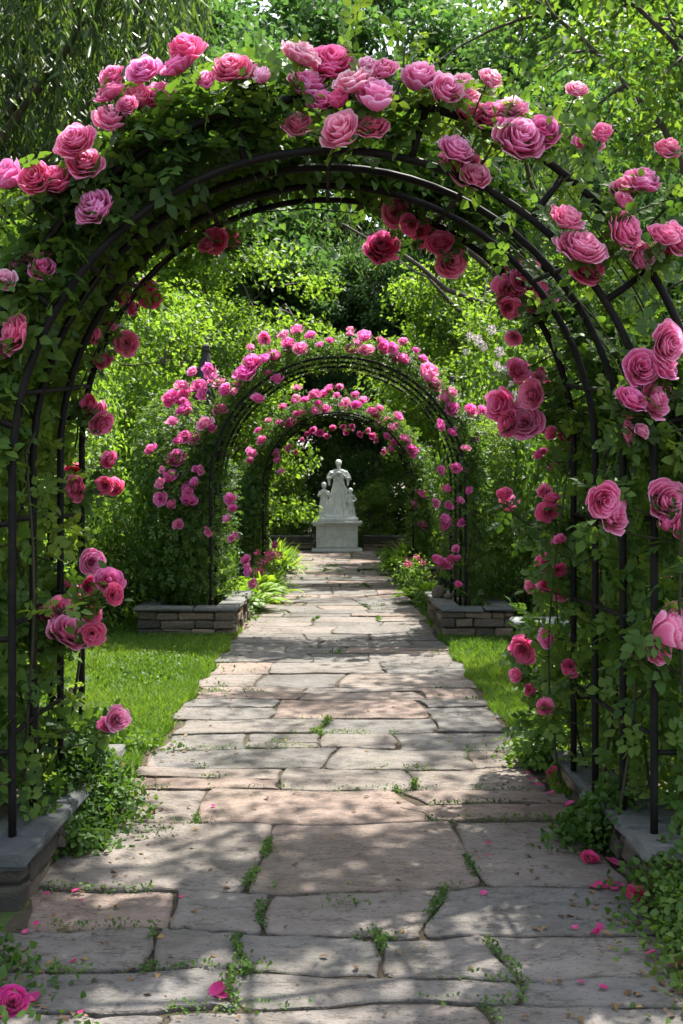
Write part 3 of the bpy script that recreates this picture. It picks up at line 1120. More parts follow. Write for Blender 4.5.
def put_bloom(root, pos, r, axis, kind, hi=True, name='bloom'):
    from mathutils import Matrix
    u = rng.uniform()
    me = random.choice(BLOOM_LO)
    if hi:
        rr = r / pos[1] * F            # small ones are mostly buds and half-open flowers
        me = random.choice(BUDS if rr < 9 and u < .5 else BLOOM_HALF if (rr < 12 and u < .7) or u < .14 else BLOOM_HI)
    o = link(name, me, root)
    c = np.array(random.choice(PINKS[kind]))
    if rng.uniform() < .14:
        c = c * .6 + .4 * np.array([.92, .40, .58])        # a fading flower
    c = np.minimum(c * np.array([1, rng.uniform(.85, 1.2), rng.uniform(.9, 1.08)]), .95)
    o.color = (*c, 1)
    z = r * rng.uniform(.9, 1.15)
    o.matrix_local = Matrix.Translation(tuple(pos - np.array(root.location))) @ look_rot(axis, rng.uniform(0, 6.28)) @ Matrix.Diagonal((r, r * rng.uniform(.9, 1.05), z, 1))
    return o


# ------------------------------------------------------------------ arches
def hoop_path(R, cx, sp, base, y, n=40):
    th = np.linspace(PI, 0, n)
    arc = np.c_[cx + R * np.cos(th), np.full(n, y), sp + R * np.sin(th)]
    zl = np.linspace(base, sp, 8)[:-1]
    l = np.c_[np.full(7, cx - R), np.full(7, y), zl]
    r = np.c_[np.full(7, cx + R), np.full(7, y), zl[::-1]]
    return np.concatenate([l, arc, r])


def make_arch(frames_, base, tube_r, label, rails, sides=8, outer=None):
    """frames_: (y, R, cx, springing height) of each hoop"""
    y0 = frames_[0][0]
    root = empty('rose_arch', (0, y0, 0), label, 'arch', 'iron rose arches over the path')
    off = np.array([0, y0, 0])

    def part(name, pts, r, s=sides):
        b = MB()
        b.tube(np.asarray(pts) - off, r, s)
        return b.build(name, M['iron'], root, True)

    for (yy, R, cx, sp) in frames_:
        part('hoop', hoop_path(R, cx, sp, base, yy), tube_r)
    for (yy, R, cx, sp) in (outer or []):
        part('outer_hoop', hoop_path(R, cx, sp, base - .05, yy), tube_r)
    # bars that tie hoop to hoop along the arch's depth
    for (a, zz) in rails:
        for side in ((-1, 1) if a is None else (1,)):
            pts = []
            for (yy, R, cx, sp) in frames_:
                if a is None:
                    pts.append((cx + side * R, yy, zz))
                else:
                    pts.append((cx + R * math.cos(a), yy, sp + R * math.sin(a)))
            part('crossbar', pts, tube_r * .72, 6)
    # short braces between inner and outer hoop
    if outer:
        for (fy, fR, fcx, fsp), (oy, oR, ocx, osp) in zip((frames_[0], frames_[-1]), outer):
            for a in np.radians([8, 32, 52, 76, 106, 128, 150, 172]):
                part('brace', [(fcx + fR * math.cos(a), fy, fsp + fR * math.sin(a)), (ocx + oR * math.cos(a), oy, osp + oR * math.sin(a))], tube_r * .9, 6)
            for zz in (.55, 1.02, 1.5):
                for sd in (-1, 1):
                    part('brace', [(fcx + sd * fR, fy, zz), (ocx + sd * oR, oy, zz)], tube_r * .7, 6)
    return root


A1 = [(4.06, 1.335, -.02, 1.72), (4.40, 1.33, -.045, 1.77), (4.80, 1.315, -.05, 1.83), (5.20, 1.31, -.055, 1.89)]
O1 = [(4.06, 1.53, .0, 1.75), (5.20, 1.53, .0, 1.78)]
RAILS = [(None, .62), (None, 1.08), (None, 1.52)] + [(a, 0) for a in np.radians([14, 40, 64, 90, 116, 140, 166])]
make_arch(A1, .16, .0170, 'nearest and largest black iron arch, with double front hoop and big pink roses', RAILS, 10, O1)
A2 = [(11.4, 1.49, 0, 1.78), (11.85, 1.485, 0, 1.79), (12.3, 1.48, 0, 1.80), (12.75, 1.475, 0, 1.81)]
make_arch(A2, .30, .017, 'second black iron arch, its feet in the two tall dry stone beds', RAILS, 8)
A3 = [(18.6, 1.43, 0, 1.84), (19.1, 1.43, 0, 1.84), (19.6, 1.43, 0, 1.84), (20.0, 1.43, 0, 1.84)]
make_arch(A3, .28, .018, 'third black iron arch, framed inside the second one', RAILS, 6)


def arch_shell(n, fr, in_, out_, y0, y1, base, leg_share, arc_pow=1.0):
    """random points in the shell round an arch; returns points and outward directions"""
    fy = [f[0] for f in fr]
    k = int(n * leg_share)
    m = n - k
    yk, ym = rng.uniform(y0, y1, k), rng.uniform(y0, y1, m)
    at = lambda j, yy: np.interp(yy, fy, [f[j] for f in fr])
    sd = np.where(rng.uniform(size=k) < .5, -1, 1)
    R = at(1, yk) + rng.uniform(in_, out_, k)
    p = np.c_[at(2, yk) + sd * R, yk, base + (at(3, yk) - base) * rng.uniform(0, 1, k)]
    th = rng.uniform(0, PI, m)
    R = at(1, ym) + in_ + (out_ - in_) * rng.uniform(0, 1, m) ** arc_pow
    q = np.c_[at(2, ym) + R * np.cos(th), ym, at(3, ym) + R * np.sin(th)]
    return np.concatenate([p, q]), np.concatenate([np.c_[sd, 0 * sd, 0 * sd], np.c_[np.cos(th), 0 * th, np.sin(th)]])


def anchor(p, R, cx, sp, y0, y1):
    y_ = min(max(p[1], y0), y1)
    if p[2] > sp:
        a = math.atan2(p[2] - sp, p[0] - cx)
        return np.array([cx + R * math.cos(a), y_, sp + R * math.sin(a)])
    return np.array([cx + math.copysign(R, p[0] - cx), y_ + rng.uniform(-.05, .05), max(.3, p[2] - .12)])


def climbing_rose(arch_frames, base, thick, blooms, labels, n_leaf, leaf_size, tmpl, mat, hi, leg_share, group, extra=None, thin_in=.0, shoots=40, noise_f=2.2, thr=-.45, cane_r=.008, inner=.02):
    """two plants, one from each foot of an arch: canes, foliage and every bloom"""
    y0, y1 = arch_frames[0][0] - .06, arch_frames[-1][0] + .06
    R = np.mean([f[1] for f in arch_frames])
    cx = np.mean([f[2] for f in arch_frames])
    sp = np.mean([f[3] for f in arch_frames])
    pts, outs = arch_shell(n_leaf, arch_frames, inner, thick, y0, y1, base, leg_share, 1.15)
    nn = noise3(pts, noise_f) + .5 * noise3(pts, noise_f * 2.7)
    leg = pts[:, 2] < sp
    keep = nn > np.where(leg, thr + .25, thr)
    pts, outs = pts[keep], outs[keep]
    roots = []
    for side in (-1, 1):
        root = empty('climbing_rose', (cx + side * (R + .12), (y0 + y1) / 2, base - .05), labels[0 if side < 0 else 1], 'climbing rose', group)
        roots.append(root)
        off = np.array(root.location)
        lv = Leaves()
        cane = MB()
        sel = (pts[:, 0] - cx) * side >= 0
        q, oq = pts[sel], outs[sel]
        k = len(q)
        nor = norm(rand_dirs(k) * .7 + oq * .6 + np.array([0, -.15, .55]))
        d = rand_dirs(k) + oq * .35 + np.array([0, 0, -.15])
        lv.add(q - off, d, nor, rng.uniform(.7, 1.25, k) * leaf_size, patch_tone(q, 2.0))
        # canes winding up the frame
        for c in range(7 if hi else 5):
            R_ = R + rng.uniform(-.02, thick * .7)
            yy = rng.uniform(y0, y1)
            top = rng.uniform(.25, .55) * PI
            zl = np.linspace(base - .1, sp, 9)
            path = [(cx + side * (R_ + .05 * math.sin(3 * z + c)), yy + .12 * math.sin(2.1 * z + c * 2), z) for z in zl]
            for a in np.linspace(.1, top, 9):
                path.append((cx + side * (R_ + .04 * math.sin(6 * a)) * math.cos(a), yy + .15 * math.sin(3 * a + c), sp + R_ * math.sin(a)))
            pp = np.repeat(np.array(path), 3, 0) + rng.normal(0, .06, (len(path) * 3, 3))
            lv.add(pp - off, rand_dirs(len(pp)), norm(rand_dirs(len(pp)) * .6 + np.array([0, -.2, .7])), rng.uniform(.6, 1, len(pp)) * leaf_size, patch_tone(pp, 2))
            cane.tube(np.array(path) - off, np.linspace(cane_r * 1.0, cane_r * .35, len(path)), 6)
        # arching shoots with leaves up their length
        for c in range(shoots):
            if rng.uniform() < .65:
                a = rng.uniform(.05, PI / 2)
                s = np.array([cx + side * (R + thick * .8) * math.cos(a), rng.uniform(y0, y1), sp + (R + thick * .8) * math.sin(a)])
                o_ = np.array([side * math.cos(a), 0, math.sin(a)])
            else:
                s = np.array([cx + side * (R + thick * rng.uniform(-.1, .9)), rng.uniform(y0, y1), rng.uniform(base + .2, sp)])
                o_ = np.array([side * rng.choice([1, 1, -.5]), 0, .4])
            L_ = rng.uniform(.14, .36)
            v = norm(o_ + rng.normal(0, .5, 3))
            t = np.linspace(0, 1, 6)[:, None]
            path = s + v * L_ * t + np.array([0, 0, -.35 * L_]) * t ** 2 * rng.uniform(-.5, 1)
            cane.tube(path - off, np.linspace(.005, .002, 6) * (1 if hi else 1.3), 4, False)
            for j in range(1, 6):
                lv.add((path[j] - off)[None], (v + rng.normal(0, .7, 3))[None], norm(rng.normal(0, .5, 3) + np.array([0, -.1, 1]))[None], leaf_size * rng.uniform(.7, 1.1), rng.uniform(.45, 1))
        # blooms, each on a stalk with leaves behind it
        for (p, r, kind, ax) in blooms:
            if (p[0] - cx) * side < 0:
                continue
            put_bloom(root, p, r, ax, kind, hi)
            an = anchor(p, R + thick * .4, cx, sp, y0, y1)
            ax_ = norm(np.asarray(ax, float))
            base_p = p - ax_ * r * .25
            dist = np.linalg.norm(base_p - an)
            lim = .5 if hi else .20
            if dist > lim:
                an = base_p + (an - base_p) * lim / dist + np.array([0, 0, -.3 * lim])
                dist = lim
            t = np.linspace(0, 1, 8)[:, None]
            ctrl = base_p - ax_ * min(.25, .5 * dist)
            path = (1 - t) ** 2 * an + 2 * t * (1 - t) * ctrl + t ** 2 * base_p
            cane.tube(path - off, np.linspace(.005, .003, 8), 5, False)
            nl = int(4 + dist * 16) if hi else int(3 + dist * 9)
            tt = rng.uniform(.15, .97, nl)[:, None]
            pp = (1 - tt) ** 2 * an + 2 * tt * (1 - tt) * ctrl + tt ** 2 * base_p + rng.normal(0, r * .35, (nl, 3))
            lv.add(pp - off, rand_dirs(nl) - ax_ * .2, norm(rand_dirs(nl) * .6 + ax_ * .5 + np.array([0, 0, .5])), rng.uniform(.7, 1.15, nl) * leaf_size, patch_tone(pp, 3))
            # green sepals under the flower
            lv.add(np.repeat((base_p - off)[None], 5, 0), rand_dirs(5) * .8 - ax_ * .3 + np.array([0, 0, .1]), np.repeat(ax_[None], 5, 0), r * .5, .5)
        if extra is not None:
            extra(side, lv, cane, off)
        cane.build('cane', M['cane'], root, True)
        link('foliage', lv.mesh('foliage', tmpl, mat), root)
    return roots


def px_blooms(lst, d0, d1, kind, face=(0, -.95, .30), outw=.45, cx=0, sp=1.75, rs=1.0, jit=.28, more=0.0, cap=41):
    """(px, py, diameter px[, depth]) -> position, radius, colour, facing"""
    out = []
    full = []
    for b in lst:
        b = (b[0], b[1], min(b[2], cap)) + tuple(b[3:])
        full.append(b)
        if rng.uniform() < more:            # a spray: another flower tucked beside it
            a_ = rng.uniform(0, 6.28)
            full.append((b[0] + .62 * b[2] * math.cos(a_), b[1] + .5 * b[2] * math.sin(a_), b[2] * rng.uniform(.6, .9)))
    for b in full:
        d = b[3] if len(b) > 3 else rng.uniform(d0, d1)
        p = P(b[0], b[1], d)
        r = b[2] * .5 * d / F * 1.17 * rs * rng.uniform(.86, 1.1)
        o = norm(np.array([p[0] - cx, 0, max(0, p[2] - sp)]))
        ax = norm(np.array(face) + outw * o + rng.normal(0, jit, 3))
        out.append((p, r, kind, ax))
    return out


near = [(186, 47, 38), (143, 70, 32), (109, 91, 30), (157, 95, 34), (127, 104, 22), (110, 118, 34), (230, 68, 38), (250, 69, 26), (206, 82, 20), (75, 141, 36), (84, 162, 30),
        (57, 179, 36), (43, 191, 26), (9, 178, 30), (94, 207, 38), (20, 270, 33), (34, 254, 28), (42, 268, 26), (14, 332, 36),
        (300, 52, 36), (309, 84, 36), (331, 62, 40), (354, 80, 36), (376, 99, 36), (298, 124, 32), (341, 133, 38), (372, 126, 30), (383, 69, 26), (322, 100, 26),
        (420, 81, 30), (444, 91, 28), (462, 88, 34), (491, 78, 22), (470, 114, 28), (490, 115, 36), (514, 112, 26), (520, 138, 42), (543, 131, 34), (456, 148, 34), (464, 165, 42), (476, 175, 26),
        (577, 89, 20), (590, 142, 24), (668, 148, 24), (643, 180, 36), (624, 191, 22), (626, 230, 44), (567, 217, 36), (582, 247, 46), (640, 258, 30), (664, 234, 30), (678, 238, 34), (592, 262, 24),
        (668, 344, 40), (651, 383, 48), (663, 364, 36), (632, 398, 32), (627, 412, 24), (630, 432, 20), (655, 400, 30), (604, 500, 34), (613, 513, 36), (668, 501, 38), (682, 526, 26),
        (667, 632, 36), (642, 653, 28), (674, 613, 20), (650, 640, 22)]
farb = [(382, 247, 32), (395, 212, 30), (388, 208, 22), (430, 236, 28), (440, 242, 24), (451, 262, 30), (420, 230, 20), (516, 265, 26), (511, 292, 32), (520, 278, 22), (537, 290, 24), (532, 270, 20), (545, 300, 22),
        (216, 241, 22), (226, 238, 22), (208, 246, 18), (150, 298, 22), (148, 286, 16), (120, 296, 16), (126, 343, 24), (103, 360, 16), (95, 334, 18), (91, 406, 18), (102, 424, 26), (99, 412, 18), (74, 472, 18), (75, 488, 26),
        (104, 486, 20), (110, 461, 18), (113, 327, 14), (134, 308, 14), (60, 300, 14), (45, 350, 14)]
leftlow = [(93, 562, 24), (109, 580, 28), (113, 595, 20), (90, 585, 20), (70, 593, 22), (61, 608, 24), (74, 612, 26), (91, 614, 26), (70, 631, 36), (86, 634, 22), (118, 719, 20)]
right_spray = [(513, 338, 16), (519, 370, 22), (538, 379, 15), (548, 386, 14), (531, 395, 24), (504, 406, 28), (507, 424, 22), (524, 422, 32), (551, 433, 12), (576, 438, 16), (563, 454, 16), (553, 468, 10), (508, 505, 19),
               (552, 497, 16), (547, 511, 20), (547, 564, 22), (558, 589, 22), (539, 592, 16), (593, 574, 16), (598, 589, 20), (611, 593, 24), (628, 556, 16), (547, 638, 20), (522, 651, 22), (518, 675, 12),
               (571, 667, 16), (546, 706, 18), (640, 690, 18), (645, 684, 16), (662, 476, 14), (649, 436, 14), (530, 690, 12), (560, 540, 12), (627, 604, 12), (540, 455, 10), (603, 550, 12), (520, 380, 14), (665, 580, 20), (600, 470, 12)]
B1 = px_blooms(near, 3.86, 4.10, 'near', outw=.5, cx=-.02, more=.5) + px_blooms(farb, 4.95, 5.35, 'deep', (0, -.95, .08), .1, more=.2) + px_blooms(leftlow, 4.5, 5.0, 'deep', (0.2, -.8, .25), -.2, more=.25) + px_blooms(right_spray, 5.0, 5.7, 'deep', (-.2, -.7, .3), -.2, more=.3)


def extra1(side, lv, cane, off):
    # loose growth hanging towards the path behind the last hoop, and bushy growth on the outside
    specs = [((-1.45, 5.15), (-1.85, 5.9), 420, .2, 2.2), ((-2.1, 4.2), (-1.6, 5.3), 260, .25, 3.0)] if side < 0 else [((.98, 5.15), (1.95, 6.0), 1500, .15, 2.35), ((1.55, 4.3), (2.1, 5.3), 420, .25, 3.0), ((1.28, 4.1), (1.75, 5.2), 300, .25, 1.7)]
    if side < 0:
        specs.append(((-1.75, 4.1), (-1.32, 5.2), 160, .25, 1.7))
    for (a, b, n, z0, z1) in specs:
        q = np.c_[rng.uniform(min(a[0], b[0]), max(a[0], b[0]), n), rng.uniform(a[1], b[1], n), rng.uniform(z0, z1, n)]
        if a == (.98, 5.15):
            # narrower towards its top
            lim = 1.02 + .22 * np.clip((q[:, 2] - 1.3), 0, 1) + .10 * noise3(q, 3)
            q = q[q[:, 0] > lim]
        q = q[noise3(q, 2.6) > -.35]
        k = len(q)
        lv.add(q - off, rand_dirs(k) + np.array([-.2 * side, 0, -.2]), norm(rand_dirs(k) * .7 + np.array([0, -.2, .7])), rng.uniform(.09, .15, k), patch_tone(q, 2.2))
    # canes of that growth
    for j in range(8 if side > 0 else 0):
        x0 = side * rng.uniform(1.2, 1.6)
        y0 = rng.uniform(5.0, 5.6)
        z = np.linspace(.1, rng.uniform(1.4, 2.4), 12)
        path = np.c_[x0 - side * .12 * np.sin(z * 1.4 + j) - side * .06 * z, y0 + .1 * np.sin(z * 2 + j), z]
        cane.tube(path - off, np.linspace(.007, .003, 12), 5)
        pp = np.repeat(path[1:], 3, 0) + rng.normal(0, .05, (33, 3))
        lv.add(pp - off, rand_dirs(33), norm(rand_dirs(33) * .6 + np.array([0, -.2, .7])), rng.uniform(.08, .13, 33), patch_tone(pp, 2))


climbing_rose(A1, .22, .36, B1, ('climbing rose with large pink blooms over the left side of the nearest arch', 'climbing rose with large pink blooms over the right side of the nearest arch'),
              9600, .125, compound(5, leaflet, .50), M['rose_leaf'], True, .14, 'climbing roses on the arches', extra1, shoots=46, inner=.05, thr=-.36)

b2 = [(204, 423, 15), (209, 370, 16), (199, 385, 13), (182, 385, 13), (183, 396, 20), (171, 398, 18), (181, 410, 12), (172, 421, 13), (202, 393, 12), (219, 382, 13), (226, 390, 13), (220, 409, 15), (184, 436, 13), (194, 439, 13),
      (150, 449, 12), (176, 458, 18), (171, 477, 13), (160, 483, 12), (188, 487, 14), (189, 500, 14), (171, 504, 12), (160, 499, 13), (178, 524, 10), (208, 532, 9), (231, 500, 12), (233, 509, 9), (227, 519, 9), (235, 536, 9), (246, 560, 10),
      (249, 572, 9), (254, 584, 9), (245, 372, 21), (251, 347, 10), (258, 398, 13), (277, 378, 12), (268, 372, 10), (273, 356, 13), (265, 359, 10), (265, 338, 12), (283, 334, 11), (288, 342, 13), (297, 329, 11), (301, 348, 14), (311, 335, 10),
      (330, 340, 8), (350, 333, 8), (351, 349, 10), (364, 337, 14), (367, 350, 13), (384, 347, 12), (393, 349, 10), (403, 341, 10), (403, 358, 15), (423, 358, 12), (428, 373, 16), (434, 384, 14), (451, 392, 13), (444, 398, 12), (452, 408, 15),
      (471, 410, 14), (483, 410, 11), (441, 425, 12), (452, 432, 9), (475, 439, 9), (445, 524, 11), (450, 521, 8), (456, 549, 8), (444, 564, 13), (452, 559, 9), (290, 350, 8), (238, 384, 9), (213, 376, 10), (193, 372, 11), (186, 405, 10),
      (162, 470, 8), (200, 470, 9), (465, 470, 8), (460, 500, 8), (380, 340, 9), (320, 345, 7), (416, 350, 8), (440, 470, 9), (447, 488, 10), (462, 522, 9), (436, 503, 8), (456, 468, 9), (466, 448, 10), (449, 505, 9), (458, 585, 8), (468, 490, 9)]
b3 = [(279, 422, 9), (290, 423, 12), (302, 413, 9), (314, 394, 12), (323, 394, 9), (329, 388, 9), (344, 405, 10), (356, 405, 11), (363, 400, 9), (355, 395, 9), (326, 410, 9), (314, 411, 9), (372, 411, 9), (388, 419, 9), (379, 423, 8), (399, 416, 10),
      (387, 436, 8), (395, 442, 9), (405, 438, 10), (412, 450, 12), (409, 440, 8), (391, 449, 7), (275, 452, 10), (288, 448, 9), (277, 460, 7), (252, 453, 9), (261, 440, 8), (250, 461, 8), (281, 471, 7), (297, 387, 8), (283, 406, 8), (305, 400, 8), (337, 395, 8),
      (422, 493, 12), (416, 505, 8), (423, 524, 9), (407, 560, 7), (275, 545, 7), (268, 420, 8), (258, 430, 7), (340, 387, 7), (318, 403, 8), (296, 398, 8), (380, 408, 8), (392, 428, 8), (416, 500, 7)]
b4 = [(320, 433, 7), (333, 428, 6), (343, 427, 6), (352, 427, 6), (360, 434, 6), (368, 431, 6), (313, 430, 6), (327, 436, 5), (302, 440, 6), (376, 440, 6), (308, 434, 5), (346, 433, 5), (372, 436, 6), (384, 452, 5), (296, 452, 5)]
B2 = px_blooms(b2, 11.1, 11.5, 'mid', (0, -.75, .4), .4, rs=1.04, more=.22)
B3 = px_blooms(b3, 18.3, 18.8, 'mid', (0, -.75, .4), .4, rs=1.04, more=.15)
B3 += px_blooms(b4, 19.8, 20.2, 'mid', (0, -.9, -.1), 0, rs=1.1)      # hanging under the third arch's last hoop


def mass(side_specs, size):
    def f(side, lv, cane, off):
        for (x0, x1, y0, y1, z0, z1, n) in side_specs[side]:
            q = np.c_[rng.uniform(x0, x1, n), rng.uniform(y0, y1, n), rng.uniform(z0, z1, n)]
            c = np.array([(x0 + x1) / 2, (y0 + y1) / 2, (z0 + z1) / 2])
            h = np.array([(x1 - x0) / 2, (y1 - y0) / 2, (z1 - z0) / 2])
            e = np.sum(np.abs((q - c) / h) ** 3, 1) + .5 * noise3(q, 2.4)
            q = q[e < 1.0]
            k = len(q)
            lv.add(q - off, rand_dirs(k) + np.array([0, -.1, -.4]), norm(rand_dirs(k) * .6 + norm(q - c) * .6 + np.array([0, -.1, .5])), rng.uniform(.7, 1.2, k) * size, patch_tone(q, 1.6))
    return f


climbing_rose(A2, .36, .27, B2, ('climbing rose smothering the left side of the second arch with dense dark foliage', 'climbing rose on the right side of the second arch, its black hoops bare below'),
              14000, .085, compound(3, diamond, .62), M['rose_leaf_far'], False, .22, 'climbing roses on the arches',
              mass({-1: [(-2.5, -1.42, 11.25, 13.0, .30, 3.0, 15000), (-2.2, -1.3, 12.0, 13.2, .3, 2.2, 3000)], 1: [(1.52, 2.4, 11.7, 13.2, .35, 2.7, 7500)]}, .085), shoots=46, noise_f=2.4, thr=-.5, cane_r=.014)
climbing_rose(A3, .3, .34, B3, ('climbing rose hanging heavy on the left side of the third arch', 'climbing rose making a dark column on the right side of the third arch'),
              14000, .095, compound(3, diamond, .62), M['rose_leaf_far'], False, .34, 'climbing roses on the arches',
              mass({-1: [(-2.05, -1.4, 18.3, 20.1, .1, 2.4, 4600)], 1: [(1.4, 2.05, 18.3, 20.1, .1, 2.5, 5000)]}, .095), shoots=40, noise_f=2.2, thr=-.5, cane_r=.016)

# ------------------------------------------------------------------ trees and shrubs
def tree_meshes(seed, H, trunk_r, crown_c, crown_r, n_limb, n_clump, n_leaf, leaf, tmpl, mat, clump_r=.55, name='tree', fork=.35, tone_f=.9, bark=None):
    g = np.random.default_rng(seed)
    cc, cr = np.array(crown_c, float), np.array(crown_r, float)
    b = MB()
    t = np.linspace(0, 1, 10)
    lean = g.normal(0, .05 * H, 2)
    tr = np.c_[lean[0] * t ** 2 + .03 * H * np.sin(3 * t + seed) * t, lean[1] * t ** 2, H * .86 * t - .1]
    b.tube(tr, trunk_r * (1 - .8 * t) + trunk_r * .6 * np.exp(-t * 18), 10)
    limbs = []
    for i in range(n_limb):
        s = fork + (1 - fork) * (i + .5) / n_limb * .9
        p0 = np.array([np.interp(s, t, tr[:, k]) for k in range(3)])
        ph = i * 2.4 + g.uniform(-.4, .4)
        e = g.uniform(.55, .85)
        end = cc + cr * np.array([math.cos(ph) * e, math.sin(ph) * e, (s - .55) * 1.5 + g.uniform(-.2, .3)])
        u = np.linspace(0, 1, 8)[:, None]
        mid = (p0 + end) / 2 + np.array([0, 0, .12 * np.linalg.norm(end - p0)]) + g.normal(0, .1, 3)
        path = (1 - u) ** 2 * p0 + 2 * u * (1 - u) * mid + u ** 2 * end
        path[1:-1] += g.normal(0, .03 * cr.mean(), (6, 3))
        r0 = trunk_r * (1 - .75 * s) * .6
        b.tube(path, np.linspace(r0, r0 * .2, 8), 7)
        limbs.append(path)
    LP = np.concatenate(limbs)
    # clumps of leaves near the crown's surface and inside it
    v = rand_dirs(n_clump, g)
    rad = g.uniform(.25, 1, n_clump) ** .5
    q = cc + v * cr * rad[:, None] * (1 + .22 * noise3(v * 2 + seed, 1.6))[:, None]
    q = q[q[:, 2] > .15]
    lv = Leaves()
    per = n_leaf // max(1, len(q))
    for c in q:
        j = np.argmin(((LP - c) ** 2).sum(1))
        p0 = LP[j]
        u = np.linspace(0, 1, 5)[:, None]
        path = p0 + (c - p0) * u + np.array([0, 0, .12 * np.linalg.norm(c - p0)]) * u * (1 - u) * 4 * .5
        b.tube(path, np.linspace(.02, .007, 5) * max(.6, trunk_r / .12), 4, False)
        k = int(per * g.uniform(.6, 1.4))
        o = g.normal(0, 1, (k, 3))
        o = norm(o) * (g.uniform(0, 1, k) ** .55)[:, None]
        out = norm(c - cc + np.array([0, 0, .3]))
        pos = c + o * clump_r * g.uniform(.7, 1.3) * np.array([1.15, 1.15, .62])
        base = g.uniform(0, 1)
        nor = norm(rand_dirs(k, g) * .7 + out * .35 + np.array([0, 0, .7]))
        lv.add(pos, rand_dirs(k, g) + out * .5 + np.array([0, 0, -.3]), nor, g.uniform(.7, 1.25, k) * leaf, np.clip(.25 * base + .75 * g.uniform(0, 1, k), 0, 1))
    me_t = b.mesh('trunk', bark or M['bark'], True)
    me_c = lv.mesh('crown', tmpl, mat)
    return me_t, me_c


def put_tree(name, meshes, x, y, rz, sc, label, cat='tree', group=None, parts=('trunk', 'crown')):
    r = empty(name, (x, y, -.03), label, cat, group)
    r.rotation_euler = (0, 0, rz)
    r.scale = sc if isinstance(sc, tuple) else (sc, sc, sc)
    for pn, me in zip(parts, meshes):
        link(pn, me, r)
    return r


D30 = diamond(.3, .08, .15)
D22 = diamond(.24, .08, .2)
t_light = tree_meshes(3, 13, .24, (0, 0, 8.0), (4.4, 4.2, 5.4), 14, 190, 60000, .21, D30, M['tree_light'], .95)
t_mid = tree_meshes(4, 14, .28, (0, 0, 8.2), (4.8, 4.6, 6.2), 14, 200, 62000, .22, D30, M['tree_mid'], 1.0)
t_dark = tree_meshes(5, 13, .28, (0, 0, 6.6), (4.6, 4.4, 6.2), 14, 210, 64000, .20, D30, M['leaf_dark'], 1.0)
t_near = tree_meshes(6, 9.5, .17, (0, 0, 7.0), (3.3, 3.3, 2.9), 12, 130, 36000, .10, D30, M['tree_light'], .62, fork=.5)
t_over = tree_meshes(9, 9.5, .14, (-1.5, 0, 7.4), (2.5, 2.2, 1.9), 10, 50, 5000, .12, D30, M['leaf_mid'], .55, fork=.55)
t_small = tree_meshes(8, 5.2, .08, (0, 0, 3.2), (1.7, 1.6, 2.4), 12, 110, 26000, .085, D30, M['leaf_lime'], .45, fork=.15)

G_BACK = 'tall trees beyond the garden'
put_tree('broadleaf_tree', t_mid, -8.5, 24, .3, 1.25, 'tall mid green tree behind the willow on the left', 'tree', G_BACK)
put_tree('broadleaf_tree', t_light, -7.2, 34, 1.1, 1.4, 'tall light green tree rising left of the statue', 'tree', G_BACK)
put_tree('broadleaf_tree', t_mid, -3.4, 47.5, 2.0, (1.1, 1.0, 1.0), 'broad green tree closing the view behind and left of the statue', 'tree', G_BACK)
put_tree('broadleaf_tree', t_mid, 3.4, 46.0, 4.0, (1.05, 1.0, .8), 'mid green tree closing the view behind and right of the statue', 'tree', G_BACK)
put_tree('broadleaf_tree', t_mid, 10.8, 38, 2.2, 1.5, 'mid green tree rising right of the statue', 'tree', G_BACK)
put_tree('broadleaf_tree', t_light, 9.6, 27, 3.3, (1.15, 1.1, 1.05), 'tall light green tree at the far right under the patch of sky', 'tree', G_BACK)
put_tree('broadleaf_tree', t_mid, -15, 34, 5.0, 1.4, 'mid green tree far off at the left edge of the garden', 'tree', G_BACK)
put_tree('broadleaf_tree', t_dark, 17, 38, 1.0, 1.1, 'dark tree far off at the right edge of the garden', 'tree', G_BACK)
put_tree('broadleaf_tree', t_light, -.6, 49, .8, 2.05, 'tallest tree, far off on the axis of the path', 'tree', G_BACK)
put_tree('broadleaf_tree', t_light, 1.5, 37.5, 1.9, (.82, .82, .86), 'light green tree behind the wall, straight above the statue', 'tree', G_BACK)
put_tree('broadleaf_tree', t_light, -9, 48, 2.8, 1.7, 'light green tree far behind the left trees', 'tree', G_BACK)
put_tree('broadleaf_tree', t_light, 10.5, 46, .2, 1.5, 'light green tree far behind the right trees', 'tree', G_BACK)
put_tree('broadleaf_tree', t_near, 7.0, 10.2, .5, 1.0, 'leafy tree beside the right lawn, its crown above the nearest arch', 'tree')
put_tree('broadleaf_tree', t_over, 3.5, 6.7, 0, 1.0, 'slender tree behind the right legs of the nearest arch, its crown high over the path', 'tree')
put_tree('broadleaf_tree', t_near, 7.2, 15.5, 2.5, (1.0, 1.0, .98), 'loose mid green tree at the upper right, sky showing through', 'tree')
put_tree('small_tree', t_small, -3.9, 14.6, 0, 1.1, 'bright yellow-green small tree left of the second arch', 'tree')
put_tree('small_tree', t_small, 4.0, 17.0, 2.1, 1.12, 'bright yellow-green small tree right of the second arch', 'tree')
put_tree('small_tree', t_small, -3.1, 21.5, 4.0, 1.5, 'yellow-green small tree left of the third arch', 'tree')
put_tree('small_tree', t_small, -4.2, 27.6, 1.0, 1.45, 'yellow-green small tree left of the statue court', 'tree')
put_tree('small_tree', t_small, 4.8, 30.0, 3.0, 1.5, 'yellow-green small tree right of the statue court, before the wall', 'tree')
put_tree('small_tree', t_small, 3.6, 24.5, 5.2, 1.5, 'yellow-green small tree right of the path beyond the third arch', 'tree')


